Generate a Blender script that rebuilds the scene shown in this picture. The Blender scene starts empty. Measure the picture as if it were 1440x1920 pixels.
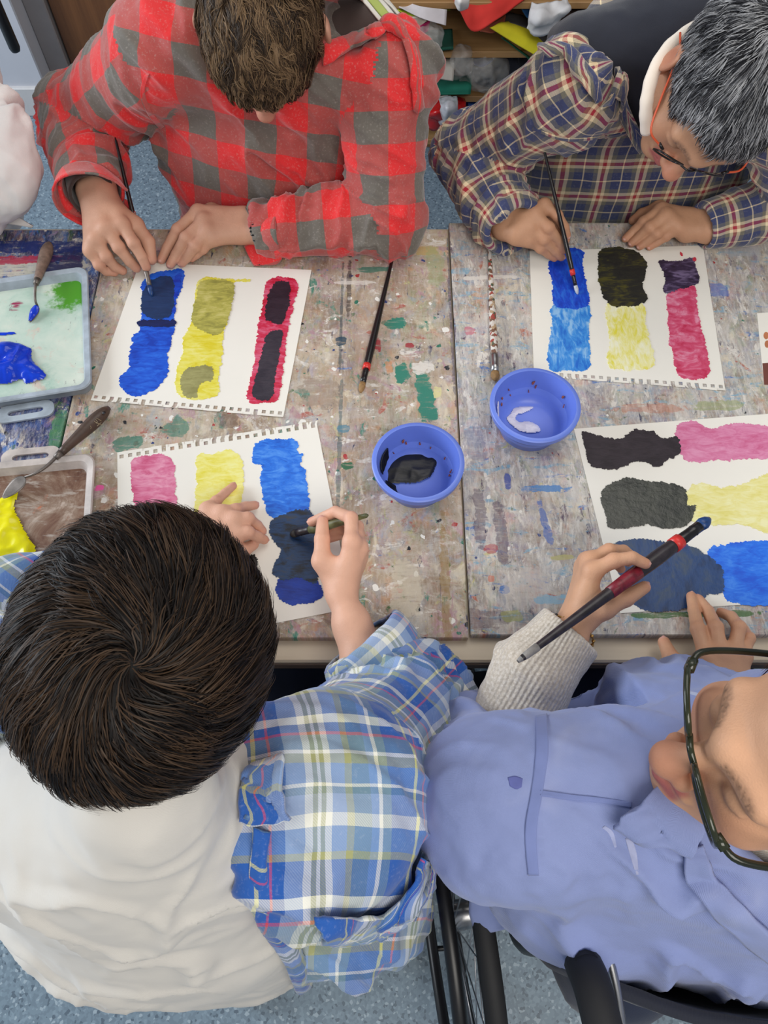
import bpy, math, random
import numpy as np
from mathutils import Vector, Matrix
random.seed(7)
RNG = np.random.default_rng(11)
SC = bpy.context.scene
COL = SC.collection
# ------------------------------------------------------------------ camera
FPX = 1442.0
PITCH = math.radians(63)
CAM = np.array([0, 0, 1.78])
cam_d = bpy.data.cameras.new('camera')
cam = bpy.data.objects.new('camera', cam_d)
COL.objects.link(cam)
cam.location = (0, 0, 1.78)
cam.rotation_euler = (math.pi / 2 - PITCH, 0, 0)
cam_d.sensor_fit = 'VERTICAL'
cam_d.sensor_height = 36
cam_d.lens = 36 * FPX / 1920
cam_d.clip_start = 0.05
SC.camera = cam
# ------------------------------------------------------------------ light
SC.view_settings.view_transform = 'Standard'
SC.view_settings.look = 'None'
SC.view_settings.gamma = 1
SC.view_settings.exposure = 0.0
SC.cycles.max_bounces = 5
SC.cycles.diffuse_bounces = 3
SC.cycles.glossy_bounces = 2
SC.cycles.transmission_bounces = 3
SC.cycles.transparent_max_bounces = 6
SC.cycles.caustics_reflective = False
SC.cycles.caustics_refractive = False
world = bpy.data.worlds.new('world')
SC.world = world
world.use_nodes = True
wb = world.node_tree.nodes['Background']
wb.inputs[0].default_value = (0.80, 0.88, 1.0, 1)
wb.inputs[1].default_value = 0.30


def area(name, loc, target, size, power, color):
    d = bpy.data.lights.new(name, 'AREA')
    d.shape = 'RECTANGLE'
    d.size, d.size_y = size
    d.energy = power
    d.color = color
    o = bpy.data.objects.new(name, d)
    COL.objects.link(o)
    o.location = loc
    o.rotation_euler = (Vector(target) - Vector(loc)).to_track_quat('-Z', 'Y').to_euler()
    return o


area('window_light', (-3.3, 1.2, 1.9), (0.0, 0.5, 0.8), (2.0, 1.5), 108, (0.86, 0.93, 1.0))
area('ceiling_light', (0.5, 1.4, 2.75), (0.2, 0.8, 0.7), (1.5, 1.2), 14, (1.0, 0.95, 0.87))
area('ceiling_light', (0.5, -1.1, 2.75), (0.1, 0.3, 0.7), (1.6, 1.2), 40, (1.0, 0.95, 0.87))


# ------------------------------------------------------------------ pixel -> place (author's ruler on the photograph)
_fw = np.array([0, math.cos(PITCH), -math.sin(PITCH)])
_up = np.array([0, math.sin(PITCH), math.cos(PITCH)])
_rt = np.array([1.0, 0, 0])


def ray(px, py):
    return _fw + _rt * (px - 720) / FPX - _up * (py - 960) / FPX


def at(px, py, z):
    r = ray(px, py)
    return CAM + r * ((z - CAM[2]) / r[2])


def aty(px, py, y):
    r = ray(px, py)
    return CAM + r * (y / r[1])


def atd(px, py, d):
    return CAM + ray(px, py) * d


def nrm(v):
    v = np.asarray(v, float)
    return v / (np.linalg.norm(v, axis=-1, keepdims=True) + 1e-12)


# ------------------------------------------------------------------ noise
def _hash(ix, iy, iz, seed):
    n = (ix * 374761393 + iy * 668265263 + iz * 1274126177 + seed * 974634777) & 0xffffffff
    n = ((n ^ (n >> 13)) * 1274126177) & 0xffffffff
    return ((n ^ (n >> 16)) & 0xffff) / 32767.5 - 1.0


def noise3(p, seed=0):
    p = np.asarray(p, float)
    i = np.floor(p).astype(np.int64)
    f = p - i
    f = f * f * f * (f * (f * 6 - 15) + 10)
    o = 0
    for dx in (0, 1):
        for dy in (0, 1):
            for dz in (0, 1):
                w = (f[..., 0] if dx else 1 - f[..., 0]) * (f[..., 1] if dy else 1 - f[..., 1]) * (f[..., 2] if dz else 1 - f[..., 2])
                o = o + w * _hash(i[..., 0] + dx, i[..., 1] + dy, i[..., 2] + dz, seed)
    return o


def fbm(p, seed=0, oct=3):
    a, s, o = 1.0, 0.0, 0
    for k in range(oct):
        o = o + a * noise3(np.asarray(p) * 2 ** k, seed + k * 17)
        s += a
        a *= .5
    return o / s


def ridged(p, seed=0, oct=2):
    a, s, o = 1.0, 0.0, 0
    for k in range(oct):
        o = o + a * (1 - np.abs(noise3(np.asarray(p) * 2 ** k, seed + k * 31)) * 2)
        s += a
        a *= .5
    return o / s


# ------------------------------------------------------------------ mesh objects
def tag(o, label=None, cat=None, group=None, kind=None):
    if label: o['label'] = label
    if cat: o['category'] = cat
    if group: o['group'] = group
    if kind: o['kind'] = kind
    return o


ROOT_AT = {}


def link(o, parent):
    COL.objects.link(o)
    if parent is not None:
        o.parent = parent
        if parent.parent is None and parent.type == 'EMPTY':
            o.location = -parent.location
    return o


def empty(name, loc, label, cat, group=None):
    o = bpy.data.objects.new(name, None)
    COL.objects.link(o)
    o.location = [float(a) for a in loc]
    o.empty_display_size = .05
    tag(o, label, cat, group)
    return o


def mesh_np(name, V, Fq, mat, smooth=True, uv=None, col=None):
    V = np.asarray(V, np.float32)
    Fq = np.asarray(Fq, np.int32)
    n, k = Fq.shape
    me = bpy.data.meshes.new(name)
    me.vertices.add(len(V))
    me.vertices.foreach_set('co', V.ravel())
    me.loops.add(n * k)
    me.loops.foreach_set('vertex_index', Fq.ravel())
    me.polygons.add(n)
    me.polygons.foreach_set('loop_start', np.arange(0, n * k, k, dtype=np.int32))
    me.update(calc_edges=True)
    me.polygons.foreach_set('use_smooth', np.full(n, smooth))
    if uv is not None:
        l = me.uv_layers.new(name='UVMap')
        l.data.foreach_set('uv', np.asarray(uv, np.float32).ravel())
    if col is not None:
        a = me.color_attributes.new('Col', 'FLOAT_COLOR', 'POINT')
        c = np.ones((len(V), 4), np.float32)
        c[:, :3] = col
        a.data.foreach_set('color', c.ravel())
    if mat is not None:
        for m in (mat if isinstance(mat, (list, tuple)) else [mat]):
            me.materials.append(m)
    me.validate()
    return me


def obj_np(name, V, Fq, mat, parent=None, smooth=True, uv=None, col=None):
    return link(bpy.data.objects.new(name, mesh_np(name, V, Fq, mat, smooth, uv, col)), parent)


def obj(name, VF, mat, parent=None, smooth=True, auto=None):
    V, F = VF
    me = bpy.data.meshes.new(name)
    me.from_pydata([tuple(map(float, v)) for v in V], [], [tuple(map(int, f)) for f in F])
    me.polygons.foreach_set('use_smooth', [smooth] * len(me.polygons))
    if mat is not None:
        me.materials.append(mat)
    me.update()
    if auto is not None:
        me.set_sharp_from_angle(angle=math.radians(auto))
    return link(bpy.data.objects.new(name, me), parent)


def join(*L):
    V, F, n = [], [], 0
    for v, f in L:
        V += [tuple(a) for a in v]
        F += [tuple(i + n for i in q) for q in f]
        n += len(v)
    return V, F


def catmull(P, n):
    P = np.asarray(P, float)
    Q = np.vstack([2 * P[0] - P[1], P, 2 * P[-1] - P[-2]])
    m = len(P) - 1
    t = np.linspace(0, m, n)
    i = np.minimum(t.astype(int), m - 1)
    f = (t - i)[:, None]
    a, b, c, d = Q[i], Q[i + 1], Q[i + 2], Q[i + 3]
    return .5 * (2 * b + (c - a) * f + (2 * a - 5 * b + 4 * c - d) * f ** 2 + (3 * b - a - 3 * c + d) * f ** 3)


def tube(path, radii, n=12, caps=True, closed=False, flat=None):
    P = np.asarray(path, float)
    m = len(P)
    r = np.broadcast_to(np.asarray(radii, float), (m,))
    if closed:
        T = nrm(np.roll(P, -1, 0) - np.roll(P, 1, 0))
    else:
        T = nrm(np.gradient(P, axis=0))
    ref = np.array([0, 0, 1.0]) if abs(T[0][2]) < .9 else np.array([1.0, 0, 0])
    u = nrm(np.cross(T[0], ref))
    V = []
    for i in range(m):
        u = nrm(u - T[i] * (u @ T[i]))
        w = np.cross(T[i], u)
        for j in range(n):
            a = 2 * math.pi * j / n
            e = u * math.cos(a) + w * math.sin(a)
            if flat is not None:
                fd, s = flat
                fd = nrm(fd)
                e = e - fd * (e @ fd) * (1 - s)
            V.append(P[i] + e * r[i])
    F = []
    mm = m if closed else m - 1
    for i in range(mm):
        for j in range(n):
            k = (i + 1) % m
            F.append((i * n + j, i * n + (j + 1) % n, k * n + (j + 1) % n, k * n + j))
    if caps and not closed:
        F.append(tuple(range(n - 1, -1, -1)))
        F.append(tuple((m - 1) * n + j for j in range(n)))
    return V, F


def lathe(prof, c=(0, 0, 0), n=48, axis=None):
    c = np.asarray(c, float)
    if axis is None:
        X, Y, Z = np.eye(3)
    else:
        Z = nrm(axis)
        X = nrm(np.cross(Z, [0, 0, 1] if abs(Z[2]) < .9 else [1, 0, 0]))
        Y = np.cross(Z, X)
    V, F = [], []
    for (r, z) in prof:
        for j in range(n):
            a = 2 * math.pi * j / n
            V.append(c + X * r * math.cos(a) + Y * r * math.sin(a) + Z * z)
    for i in range(len(prof) - 1):
        for j in range(n):
            F.append((i * n + j, i * n + (j + 1) % n, (i + 1) * n + (j + 1) % n, (i + 1) * n + j))
    if prof[0][0] > 1e-6: F.append(tuple(range(n - 1, -1, -1)))
    if prof[-1][0] > 1e-6: F.append(tuple((len(prof) - 1) * n + j for j in range(n)))
    return V, F


def box(lo, hi, bev=0.0):
    lo, hi = np.asarray(lo, float), np.asarray(hi, float)
    if bev <= 0:
        V = [(x, y, z) for z in (lo[2], hi[2]) for y in (lo[1], hi[1]) for x in (lo[0], hi[0])]
        return V, [(0, 2, 3, 1), (4, 5, 7, 6), (0, 1, 5, 4), (2, 6, 7, 3), (0, 4, 6, 2), (1, 3, 7, 5)]
    b = bev
    poly = [(lo[0] + b, lo[1]), (hi[0] - b, lo[1]), (hi[0], lo[1] + b), (hi[0], hi[1] - b), (hi[0] - b, hi[1]), (lo[0] + b, hi[1]), (lo[0], hi[1] - b), (lo[0], lo[1] + b)]
    c = (lo[:2] + hi[:2]) / 2
    h = (hi[:2] - lo[:2]) / 2
    V, F = [], []
    for z, s in ((lo[2], b), (lo[2] + b, 0), (hi[2] - b, 0), (hi[2], b)):
        for x, y in poly:
            V.append((c[0] + (x - c[0]) * (h[0] - s) / h[0], c[1] + (y - c[1]) * (h[1] - s) / h[1], z))
    for i in range(3):
        for j in range(8):
            F.append((i * 8 + j, i * 8 + (j + 1) % 8, (i + 1) * 8 + (j + 1) % 8, (i + 1) * 8 + j))
    F.append(tuple(range(7, -1, -1)))
    F.append(tuple(24 + j for j in range(8)))
    return V, F


def prism(poly, z0, z1):
    n = len(poly)
    V = [(p[0], p[1], z0) for p in poly] + [(p[0], p[1], z1) for p in poly]
    F = [tuple(range(n - 1, -1, -1)), tuple(range(n, 2 * n))]
    F += [(i, (i + 1) % n, n + (i + 1) % n, n + i) for i in range(n)]
    a = sum(poly[i][0] * poly[(i + 1) % n][1] - poly[(i + 1) % n][0] * poly[i][1] for i in range(n))
    if a < 0:
        F = [f[::-1] for f in F]
    return V, F


def xform(VF, M, t=(0, 0, 0)):
    V, F = VF
    return [tuple(v) for v in (np.asarray(V) @ np.asarray(M).T + np.asarray(t))], F


def sheet(name, rows, mat, parent, thick=.002, nu=24, nv=24, wr=0.0, seed=0, wf=40, uvo=(0, 0)):
    """cloth / card sheet through a coarse grid of control points, with thickness and woven uv"""
    R = [catmull(r, nu) for r in rows]
    G = np.array([catmull(np.array([R[i][j] for i in range(len(R))]), nv) for j in range(nu)])  # nu x nv
    du, dv = np.gradient(G, axis=0), np.gradient(G, axis=1)
    Nn = nrm(np.cross(du, dv))
    if wr:
        G = G + Nn * (wr * fbm(G * wf, seed)[..., None])
    U = np.concatenate([np.zeros((1, nv)), np.cumsum(np.linalg.norm(np.diff(G, axis=0), axis=2), 0)]) + uvo[0]
    W = np.concatenate([np.zeros((nu, 1)), np.cumsum(np.linalg.norm(np.diff(G, axis=1), axis=2), 1)], 1) + uvo[1]
    A = (G + Nn * thick / 2).reshape(-1, 3)
    B = (G - Nn * thick / 2).reshape(-1, 3)
    V = np.vstack([A, B])
    n = nu * nv
    idx = np.arange(n).reshape(nu, nv)
    q = np.stack([idx[:-1, :-1], idx[1:, :-1], idx[1:, 1:], idx[:-1, 1:]], -1).reshape(-1, 4)
    ring = np.concatenate([idx[:, 0], idx[-1, 1:], idx[-2::-1, -1], idx[0, -2:0:-1]])
    r2 = np.roll(ring, -1)
    side = np.stack([ring, ring + n, r2 + n, r2], -1)
    Fq = np.vstack([q, q[:, ::-1] + n, side])
    uvv = np.stack([np.concatenate([U.ravel()] * 2), np.concatenate([W.ravel()] * 2)], -1)
    return obj_np(name, V, Fq, mat, parent, True, uvv[Fq].reshape(-1, 2))


# ------------------------------------------------------------------ signed distance modelling
class SDF:
    def __init__(s, lo, hi, vox):
        s.lo, s.vox = np.asarray(lo, float), vox
        s.n = np.ceil((np.asarray(hi, float) - s.lo) / vox).astype(int) + 1
        s.D = np.full(s.n, 9.0, np.float32)
        s.P = np.zeros(s.n, np.int16)

    def win(s, lo, hi):
        a = np.clip(np.floor((np.asarray(lo) - s.lo) / s.vox).astype(int), 0, s.n)
        b = np.clip(np.ceil((np.asarray(hi) - s.lo) / s.vox).astype(int) + 1, 0, s.n)
        if np.any(b <= a): return None, None
        sl = tuple(slice(i, j) for i, j in zip(a, b))
        g = [(s.lo[d] + s.vox * np.arange(a[d], b[d])).astype(np.float32) for d in range(3)]
        return sl, (g[0][:, None, None], g[1][None, :, None], g[2][None, None, :])

    def put(s, sl, d, k, part, sub=False):
        D = s.D[sl]
        if sub:
            e = -d
            h = np.clip(.5 - .5 * (D - e) / k, 0, 1)
            s.D[sl] = D * (1 - h) + e * h + k * h * (1 - h)
            return
        h = np.clip(.5 + .5 * (D - d) / k, 0, 1)
        P = s.P[sl]
        P[d < D] = part
        s.D[sl] = D * (1 - h) + d * h - k * h * (1 - h)

    def cap(s, a, b, ra, rb, k=.01, part=0, flat=None, sub=False):
        a, b = np.asarray(a, float), np.asarray(b, float)
        m = max(ra, rb) + k + 3 * s.vox
        sl, g = s.win(np.minimum(a, b) - m, np.maximum(a, b) + m)
        if sl is None: return s
        fl = None
        if flat is not None:
            fd, fs = nrm(flat[0]), flat[1]
            fl = (fd, 1 / fs - 1)
        ab = b - a
        if fl: ab = ab + fl[0] * (ab @ fl[0]) * fl[1]
        p = [g[i] - np.float32(a[i]) for i in range(3)]
        if fl:
            dd = p[0] * fl[0][0] + p[1] * fl[0][1] + p[2] * fl[0][2]
            p = [p[i] + dd * np.float32(fl[0][i] * fl[1]) for i in range(3)]
        t = np.clip((p[0] * ab[0] + p[1] * ab[1] + p[2] * ab[2]) / (ab @ ab + 1e-12), 0, 1)
        d = np.sqrt((p[0] - t * ab[0]) ** 2 + (p[1] - t * ab[1]) ** 2 + (p[2] - t * ab[2]) ** 2) - (ra + (rb - ra) * t)
        if fl: d = d * (.5 + .5 * min(1, flat[1]))
        s.put(sl, d.astype(np.float32), k, part, sub)
        return s

    def chain(s, pts, rad, k=.01, part=0, flat=None):
        for i in range(len(pts) - 1):
            s.cap(pts[i], pts[i + 1], rad[i], rad[i + 1], k, part, flat)
        return s

    def ell(s, c, r, R=None, k=.01, part=0, sub=False):
        c, r = np.asarray(c, float), np.asarray(r, float)
        R = np.eye(3) if R is None else np.asarray(R, float)
        m = r.max() + k + 3 * s.vox
        sl, g = s.win(c - m, c + m)
        if sl is None: return s
        p = [g[i] - np.float32(c[i]) for i in range(3)]
        q = [(p[0] * R[0, j] + p[1] * R[1, j] + p[2] * R[2, j]) for j in range(3)]
        k0 = np.sqrt(sum((q[j] / r[j]) ** 2 for j in range(3)))
        k1 = np.sqrt(sum((q[j] / r[j] ** 2) ** 2 for j in range(3))) + 1e-9
        s.put(sl, (k0 * (k0 - 1) / k1).astype(np.float32), k, part, sub)
        return s

    def cut(s, pt, n, k=.006, rad=.09):
        """keep the side the normal points away from, near pt"""
        n = nrm(n)
        c = np.asarray(pt) + n * rad * .8
        sl, g = s.win(c - rad, c + rad)
        if sl is None: return s
        d = (g[0] - pt[0]) * n[0] + (g[1] - pt[1]) * n[1] + (g[2] - pt[2]) * n[2]
        s.put(sl, (-d).astype(np.float32), k, 0, True)
        return s

    def mesh(s, smooth=1):
        D, vox = s.D, s.vox
        In = D < 0
        c = np.zeros(np.array(D.shape) - 1, np.int8)
        for dx in (0, 1):
            for dy in (0, 1):
                for dz in (0, 1):
                    c += In[dx:D.shape[0] - 1 + dx, dy:D.shape[1] - 1 + dy, dz:D.shape[2] - 1 + dz]
        I = np.argwhere((c > 0) & (c < 8))
        idx = np.full(c.shape, -1, np.int32)
        idx[I[:, 0], I[:, 1], I[:, 2]] = np.arange(len(I))
        acc = np.zeros((len(I), 3))
        cnt = np.zeros(len(I))
        Cn = [(x, y, z) for x in (0, 1) for y in (0, 1) for z in (0, 1)]
        val = {q: D[I[:, 0] + q[0], I[:, 1] + q[1], I[:, 2] + q[2]] for q in Cn}
        for q in Cn:
            for ax in range(3):
                if q[ax] == 0:
                    r = list(q); r[ax] = 1; r = tuple(r)
                    a, b = val[q], val[r]
                    m = (a < 0) != (b < 0)
                    t = a[m] / (a[m] - b[m])
                    pt = np.tile(np.array(q, float), (m.sum(), 1))
                    pt[:, ax] = t
                    acc[m] += pt
                    cnt[m] += 1
        V = s.lo + vox * (I + acc / cnt[:, None])
        part = s.P[I[:, 0], I[:, 1], I[:, 2]]
        Fs = []
        for ax in range(3):
            o1, o2 = (ax + 1) % 3, (ax + 2) % 3
            sa = [slice(None)] * 3; sb = [slice(None)] * 3
            sa[ax] = slice(0, -1); sb[ax] = slice(1, None)
            A, B = In[tuple(sa)], In[tuple(sb)]
            E = np.argwhere(A != B)
            E = E[(E[:, o1] > 0) & (E[:, o2] > 0) & (E[:, o1] < D.shape[o1] - 1) & (E[:, o2] < D.shape[o2] - 1)]
            flip = A[E[:, 0], E[:, 1], E[:, 2]]
            q = []
            for d1, d2 in ((-1, -1), (0, -1), (0, 0), (-1, 0)):
                e = E.copy(); e[:, o1] += d1; e[:, o2] += d2
                q.append(idx[e[:, 0], e[:, 1], e[:, 2]])
            q = np.stack(q, -1)
            q[~flip] = q[~flip][:, ::-1]
            Fs.append(q)
        F = np.vstack(Fs)
        F = F[(F >= 0).all(1)]
        for _ in range(smooth):
            V = lap(V, F)
        return V, F, part


def lap(V, F, w=.5):
    S = np.zeros_like(V)
    n = np.zeros(len(V))
    for a, b in ((0, 1), (1, 2), (2, 3), (3, 0)):
        i, j = F[:, a], F[:, b]
        for d in range(3):
            S[:, d] += np.bincount(i, V[j, d], len(V)) + np.bincount(j, V[i, d], len(V))
        n += np.bincount(i, minlength=len(V)) + np.bincount(j, minlength=len(V))
    return V * (1 - w) + w * S / np.maximum(n, 1)[:, None]


def vnormals(V, F):
    fn = np.cross(V[F[:, 2]] - V[F[:, 0]], V[F[:, 3]] - V[F[:, 1]])
    N = np.zeros_like(V)
    for c in range(4):
        for d in range(3):
            N[:, d] += np.bincount(F[:, c], fn[:, d], len(V))
    return nrm(N)


class Map:
    """woven coordinates of one cloth piece: round an axis ('cyl') or flat ('pln')"""
    def __init__(s, kind, a, b, ref, R=.07, off=(0, 0), rot=0.0):
        s.kind, s.a, s.R, s.off, s.rot = kind, np.asarray(a, float), R, off, rot
        if kind == 'cyl':
            s.t = nrm(np.asarray(b, float) - s.a)
            s.r = nrm(np.asarray(ref, float) - s.t * (np.asarray(ref, float) @ s.t))
            s.q = np.cross(s.t, s.r)
        else:
            s.t, s.r = nrm(b), nrm(ref)

    def __call__(s, p):
        d = p - s.a
        if s.kind == 'cyl':
            u, v = np.arctan2(d @ s.q, d @ s.r) * s.R, d @ s.t
        else:
            u, v = d @ s.r, d @ s.t
        c, n = math.cos(s.rot), math.sin(s.rot)
        return np.stack([u * c - v * n + s.off[0], u * n + v * c + s.off[1]], -1)


def cloth(name, sdf, mat, parent, maps, folds, smooth=1, seed=3, fine=.0006):
    """sdf -> cloth mesh; folds[part] = (amplitude, round-freq, along-freq, shear)"""
    V, F, part = sdf.mesh(smooth)
    N = vnormals(V, F)
    dsp = np.zeros(len(V))
    for pid, fo in folds.items():
        m = part == pid
        if not m.any(): continue
        amp, fu, fv, sh = fo[:4]
        uv = maps[pid](V[m])
        w = fbm(V[m] * 9, seed + 5)
        c = np.stack([uv[:, 0] * fu * 1.7 + .6 * w, (uv[:, 1] + sh * uv[:, 0]) * fv * 2.1 + 1.1 * w, w * .7], -1)
        rd = np.clip(ridged(c, seed + pid, 1), 0, 1) ** 1.6
        msk = np.clip(.55 + .9 * noise3(V[m] * 7 + 3.3, seed + 77), .12, 1)
        rd = rd + .45 * np.clip(ridged(c * 2.3 + 7.1, seed + pid + 50, 1), 0, 1) ** 2 * np.clip(.4 + noise3(V[m] * 10 + 8.1, seed + 78), 0, 1)
        dsp[m] = amp * (rd * 1.5 * msk + .55 * fbm(V[m] * 16, seed + 9))
    d3 = lap(np.stack([dsp] * 3, -1), F)[:, :1]
    d3 = lap(np.repeat(d3, 3, 1), F)[:, :1]
    V = V + N * d3 + N * (fine * fbm(V * 90, seed))[:, None]
    fp = part[F[:, 0]]
    uv = np.zeros((len(F), 4, 2))
    for pid in np.unique(fp):
        m = fp == pid
        uv[m] = maps[pid](V[F[m]])
        if maps[pid].kind == 'cyl':
            per = 2 * math.pi * maps[pid].R
            if maps[pid].rot == 0:
                u = uv[m][..., 0]
                u = np.where(u - u[:, :1] > per / 2, u - per, np.where(u - u[:, :1] < -per / 2, u + per, u))
                t = uv[m]; t[..., 0] = u; uv[m] = t
    return obj_np(name, V, F, mat, parent, True, uv.reshape(-1, 2))


from mathutils.bvhtree import BVHTree


class Surf:
    """finds where a sight line of the photograph meets a finished mesh, so seams and hems lie on the cloth"""
    def __init__(s, *objs):
        V, F, n = [], [], 0
        for o in objs:
            me = o.data
            v = np.empty(len(me.vertices) * 3, np.float32)
            me.vertices.foreach_get('co', v)
            V += v.reshape(-1, 3).tolist()
            F += [tuple(i + n for i in p.vertices) for p in me.polygons]
            n += len(me.vertices)
        s.b = BVHTree.FromPolygons(V, F)
        s.last = None

    def __call__(s, px, py, off=.003):
        h = s.b.ray_cast(Vector(CAM), Vector(ray(px, py)))
        if h[0] is None:
            d = s.last if s.last else 1.0
            return atd(px, py, d)
        nn = np.array(h[1])
        p = np.array(h[0]) + nn * off
        s.last = float((np.array(h[0]) - CAM) @ _fw)
        return p

    def line(s, pts, off=.003, n=40):
        P = catmull(np.array([(x, y, 0) for x, y in pts], float), n)
        return np.array([s(x, y, off) for x, y, _ in P])


def strip(name, surf, a, b, mat, parent, thick=.003, off=.003, n=60, m=6, wr=0.0, seed=0, puff=0.0, sm=3):
    """cloth strip between two pixel lines, laid on a surface"""
    A, B = catmull(np.array([(x, y, 0) for x, y in a], float), n), catmull(np.array([(x, y, 0) for x, y in b], float), n)
    rows = []
    for k in range(m):
        f = k / (m - 1)
        rows.append([surf(*(A[i] * (1 - f) + B[i] * f)[:2], off + puff * math.sin(math.pi * f)) for i in range(n)])
    rows = [np.array(r) for r in rows]
    for r in rows:
        for _ in range(sm): r[1:-1] = (r[:-2] + 2 * r[1:-1] + r[2:]) / 4
    return sheet(name, rows, mat, parent, thick, n, m * 2, wr, seed, 60)
# ------------------------------------------------------------------ materials
def srgb(*c):
    if len(c) == 1: c = c[0]
    return tuple(((a / 255) / 12.92 if a / 255 <= .04045 else ((a / 255 + .055) / 1.055) ** 2.4) for a in c)


class NT:
    def __init__(s, name):
        s.m = bpy.data.materials.new(name)
        s.m.use_nodes = True
        s.t = s.m.node_tree
        s.b = s.t.nodes['Principled BSDF']

    def n(s, typ, ins=None, **kw):
        nd = s.t.nodes.new(typ)
        for k, v in kw.items(): setattr(nd, k, v)
        for k, v in (ins or {}).items(): s.set(nd.inputs[k], v)
        return nd

    def set(s, sock, v):
        if isinstance(v, bpy.types.NodeSocket): s.t.links.new(v, sock)
        elif isinstance(v, (tuple, list)) and len(v) == 3 and sock.type == 'RGBA': sock.default_value = (*v, 1)
        else: sock.default_value = v

    def math(s, op, a, b=0.0, c=None, clamp=False):
        nd = s.n('ShaderNodeMath', {0: a, 1: b}, operation=op, use_clamp=clamp)
        if c is not None: s.set(nd.inputs[2], c)
        return nd.outputs[0]

    def mix(s, f, a, b, mode='MIX'):
        nd = s.n('ShaderNodeMix', data_type='RGBA', blend_type=mode)
        s.set(nd.inputs['Factor'], f)
        s.set(nd.inputs[6], a)
        s.set(nd.inputs[7], b)
        return nd.outputs[2]

    def coord(s, which='Object', scale=(1, 1, 1), loc=(0, 0, 0), rot=0.0):
        tc = s.n('ShaderNodeTexCoord')
        mp = s.n('ShaderNodeMapping', {0: tc.outputs[which], 'Location': loc, 'Rotation': (0, 0, rot), 'Scale': scale})
        return mp.outputs[0]

    def noise(s, vec, scale=5, detail=3, rough=.5, dist=0.0):
        return s.n('ShaderNodeTexNoise', {'Vector': vec, 'Scale': scale, 'Detail': detail, 'Roughness': rough, 'Distortion': dist}).outputs[0]

    def ramp(s, f, stops, interp='LINEAR'):
        nd = s.n('ShaderNodeValToRGB')
        nd.color_ramp.interpolation = interp
        el = nd.color_ramp.elements
        while len(el) < len(stops): el.new(.5)
        for e, (p, c) in zip(el, stops):
            e.position = p
            e.color = (*c, 1) if len(c) == 3 else c
        s.set(nd.inputs[0], f)
        return nd.outputs[0]

    def step(s, f, lo, hi):
        return s.n('ShaderNodeMapRange', {0: f, 1: lo, 2: hi, 3: 0.0, 4: 1.0}, interpolation_type='SMOOTHSTEP').outputs[0]

    def bump(s, h, strength=.3, dist=.002):
        nd = s.n('ShaderNodeBump', {'Height': h, 'Strength': strength, 'Distance': dist})
        s.t.links.new(nd.outputs[0], s.b.inputs['Normal'])

    def out(s, color=None, rough=None, **kw):
        if color is not None: s.set(s.b.inputs['Base Color'], color)
        if rough is not None: s.set(s.b.inputs['Roughness'], rough)
        for k, v in kw.items(): s.set(s.b.inputs[k.replace('_', ' ')], v)
        return s.m


def plain(name, c, rough=.5, var=.12, scale=20, bump=0, metal=0.0, **kw):
    t = NT(name)
    co = t.coord()
    f = t.noise(co, scale, 4, .6)
    c2 = tuple(a * (1 - var) for a in c)
    c1 = tuple(min(1, a * (1 + var)) for a in c)
    col = t.ramp(f, [(.3, c2), (.7, c1)])
    if bump: t.bump(t.noise(co, scale * 6, 3), bump, .001)
    return t.out(col, rough, Metallic=metal, **kw)


def fabric(name, c, weave=900, var=.1, rough=.85, stains=(), bump=.25, fade=None):
    t = NT(name)
    co = t.coord()
    f = t.noise(co, 9, 5, .6)
    col = t.ramp(f, [(.25, tuple(a * (1 - var) for a in c)), (.75, tuple(min(1, a * (1 + var)) for a in c))])
    if fade:
        col = t.mix(t.step(t.noise(co, 5, 4, .65, .5), .55, .75), col, fade)
    for i, (p, r, sc) in enumerate(stains):
        d = t.n('ShaderNodeVectorMath', {0: co, 1: tuple(p)}, operation='DISTANCE').outputs['Value']
        w = t.noise(co, 60, 3, .6)
        d = t.math('MULTIPLY_ADD', w, r * 1.1, d)
        col = t.mix(t.step(d, r * 1.75, r * 1.25), col, sc)
    uvc = t.coord('UV', (weave, weave, weave))
    wv = t.n('ShaderNodeTexWave', {'Vector': uvc, 'Scale': .5, 'Distortion': 1.0}, wave_type='BANDS', bands_direction='DIAGONAL').outputs[0]
    fz = t.noise(co, 400, 2)
    t.bump(t.math('ADD', t.math('MULTIPLY', wv, .5), fz), bump, .0008)
    return t.out(col, rough, Sheen_Weight=.25, Sheen_Roughness=.5)


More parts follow.
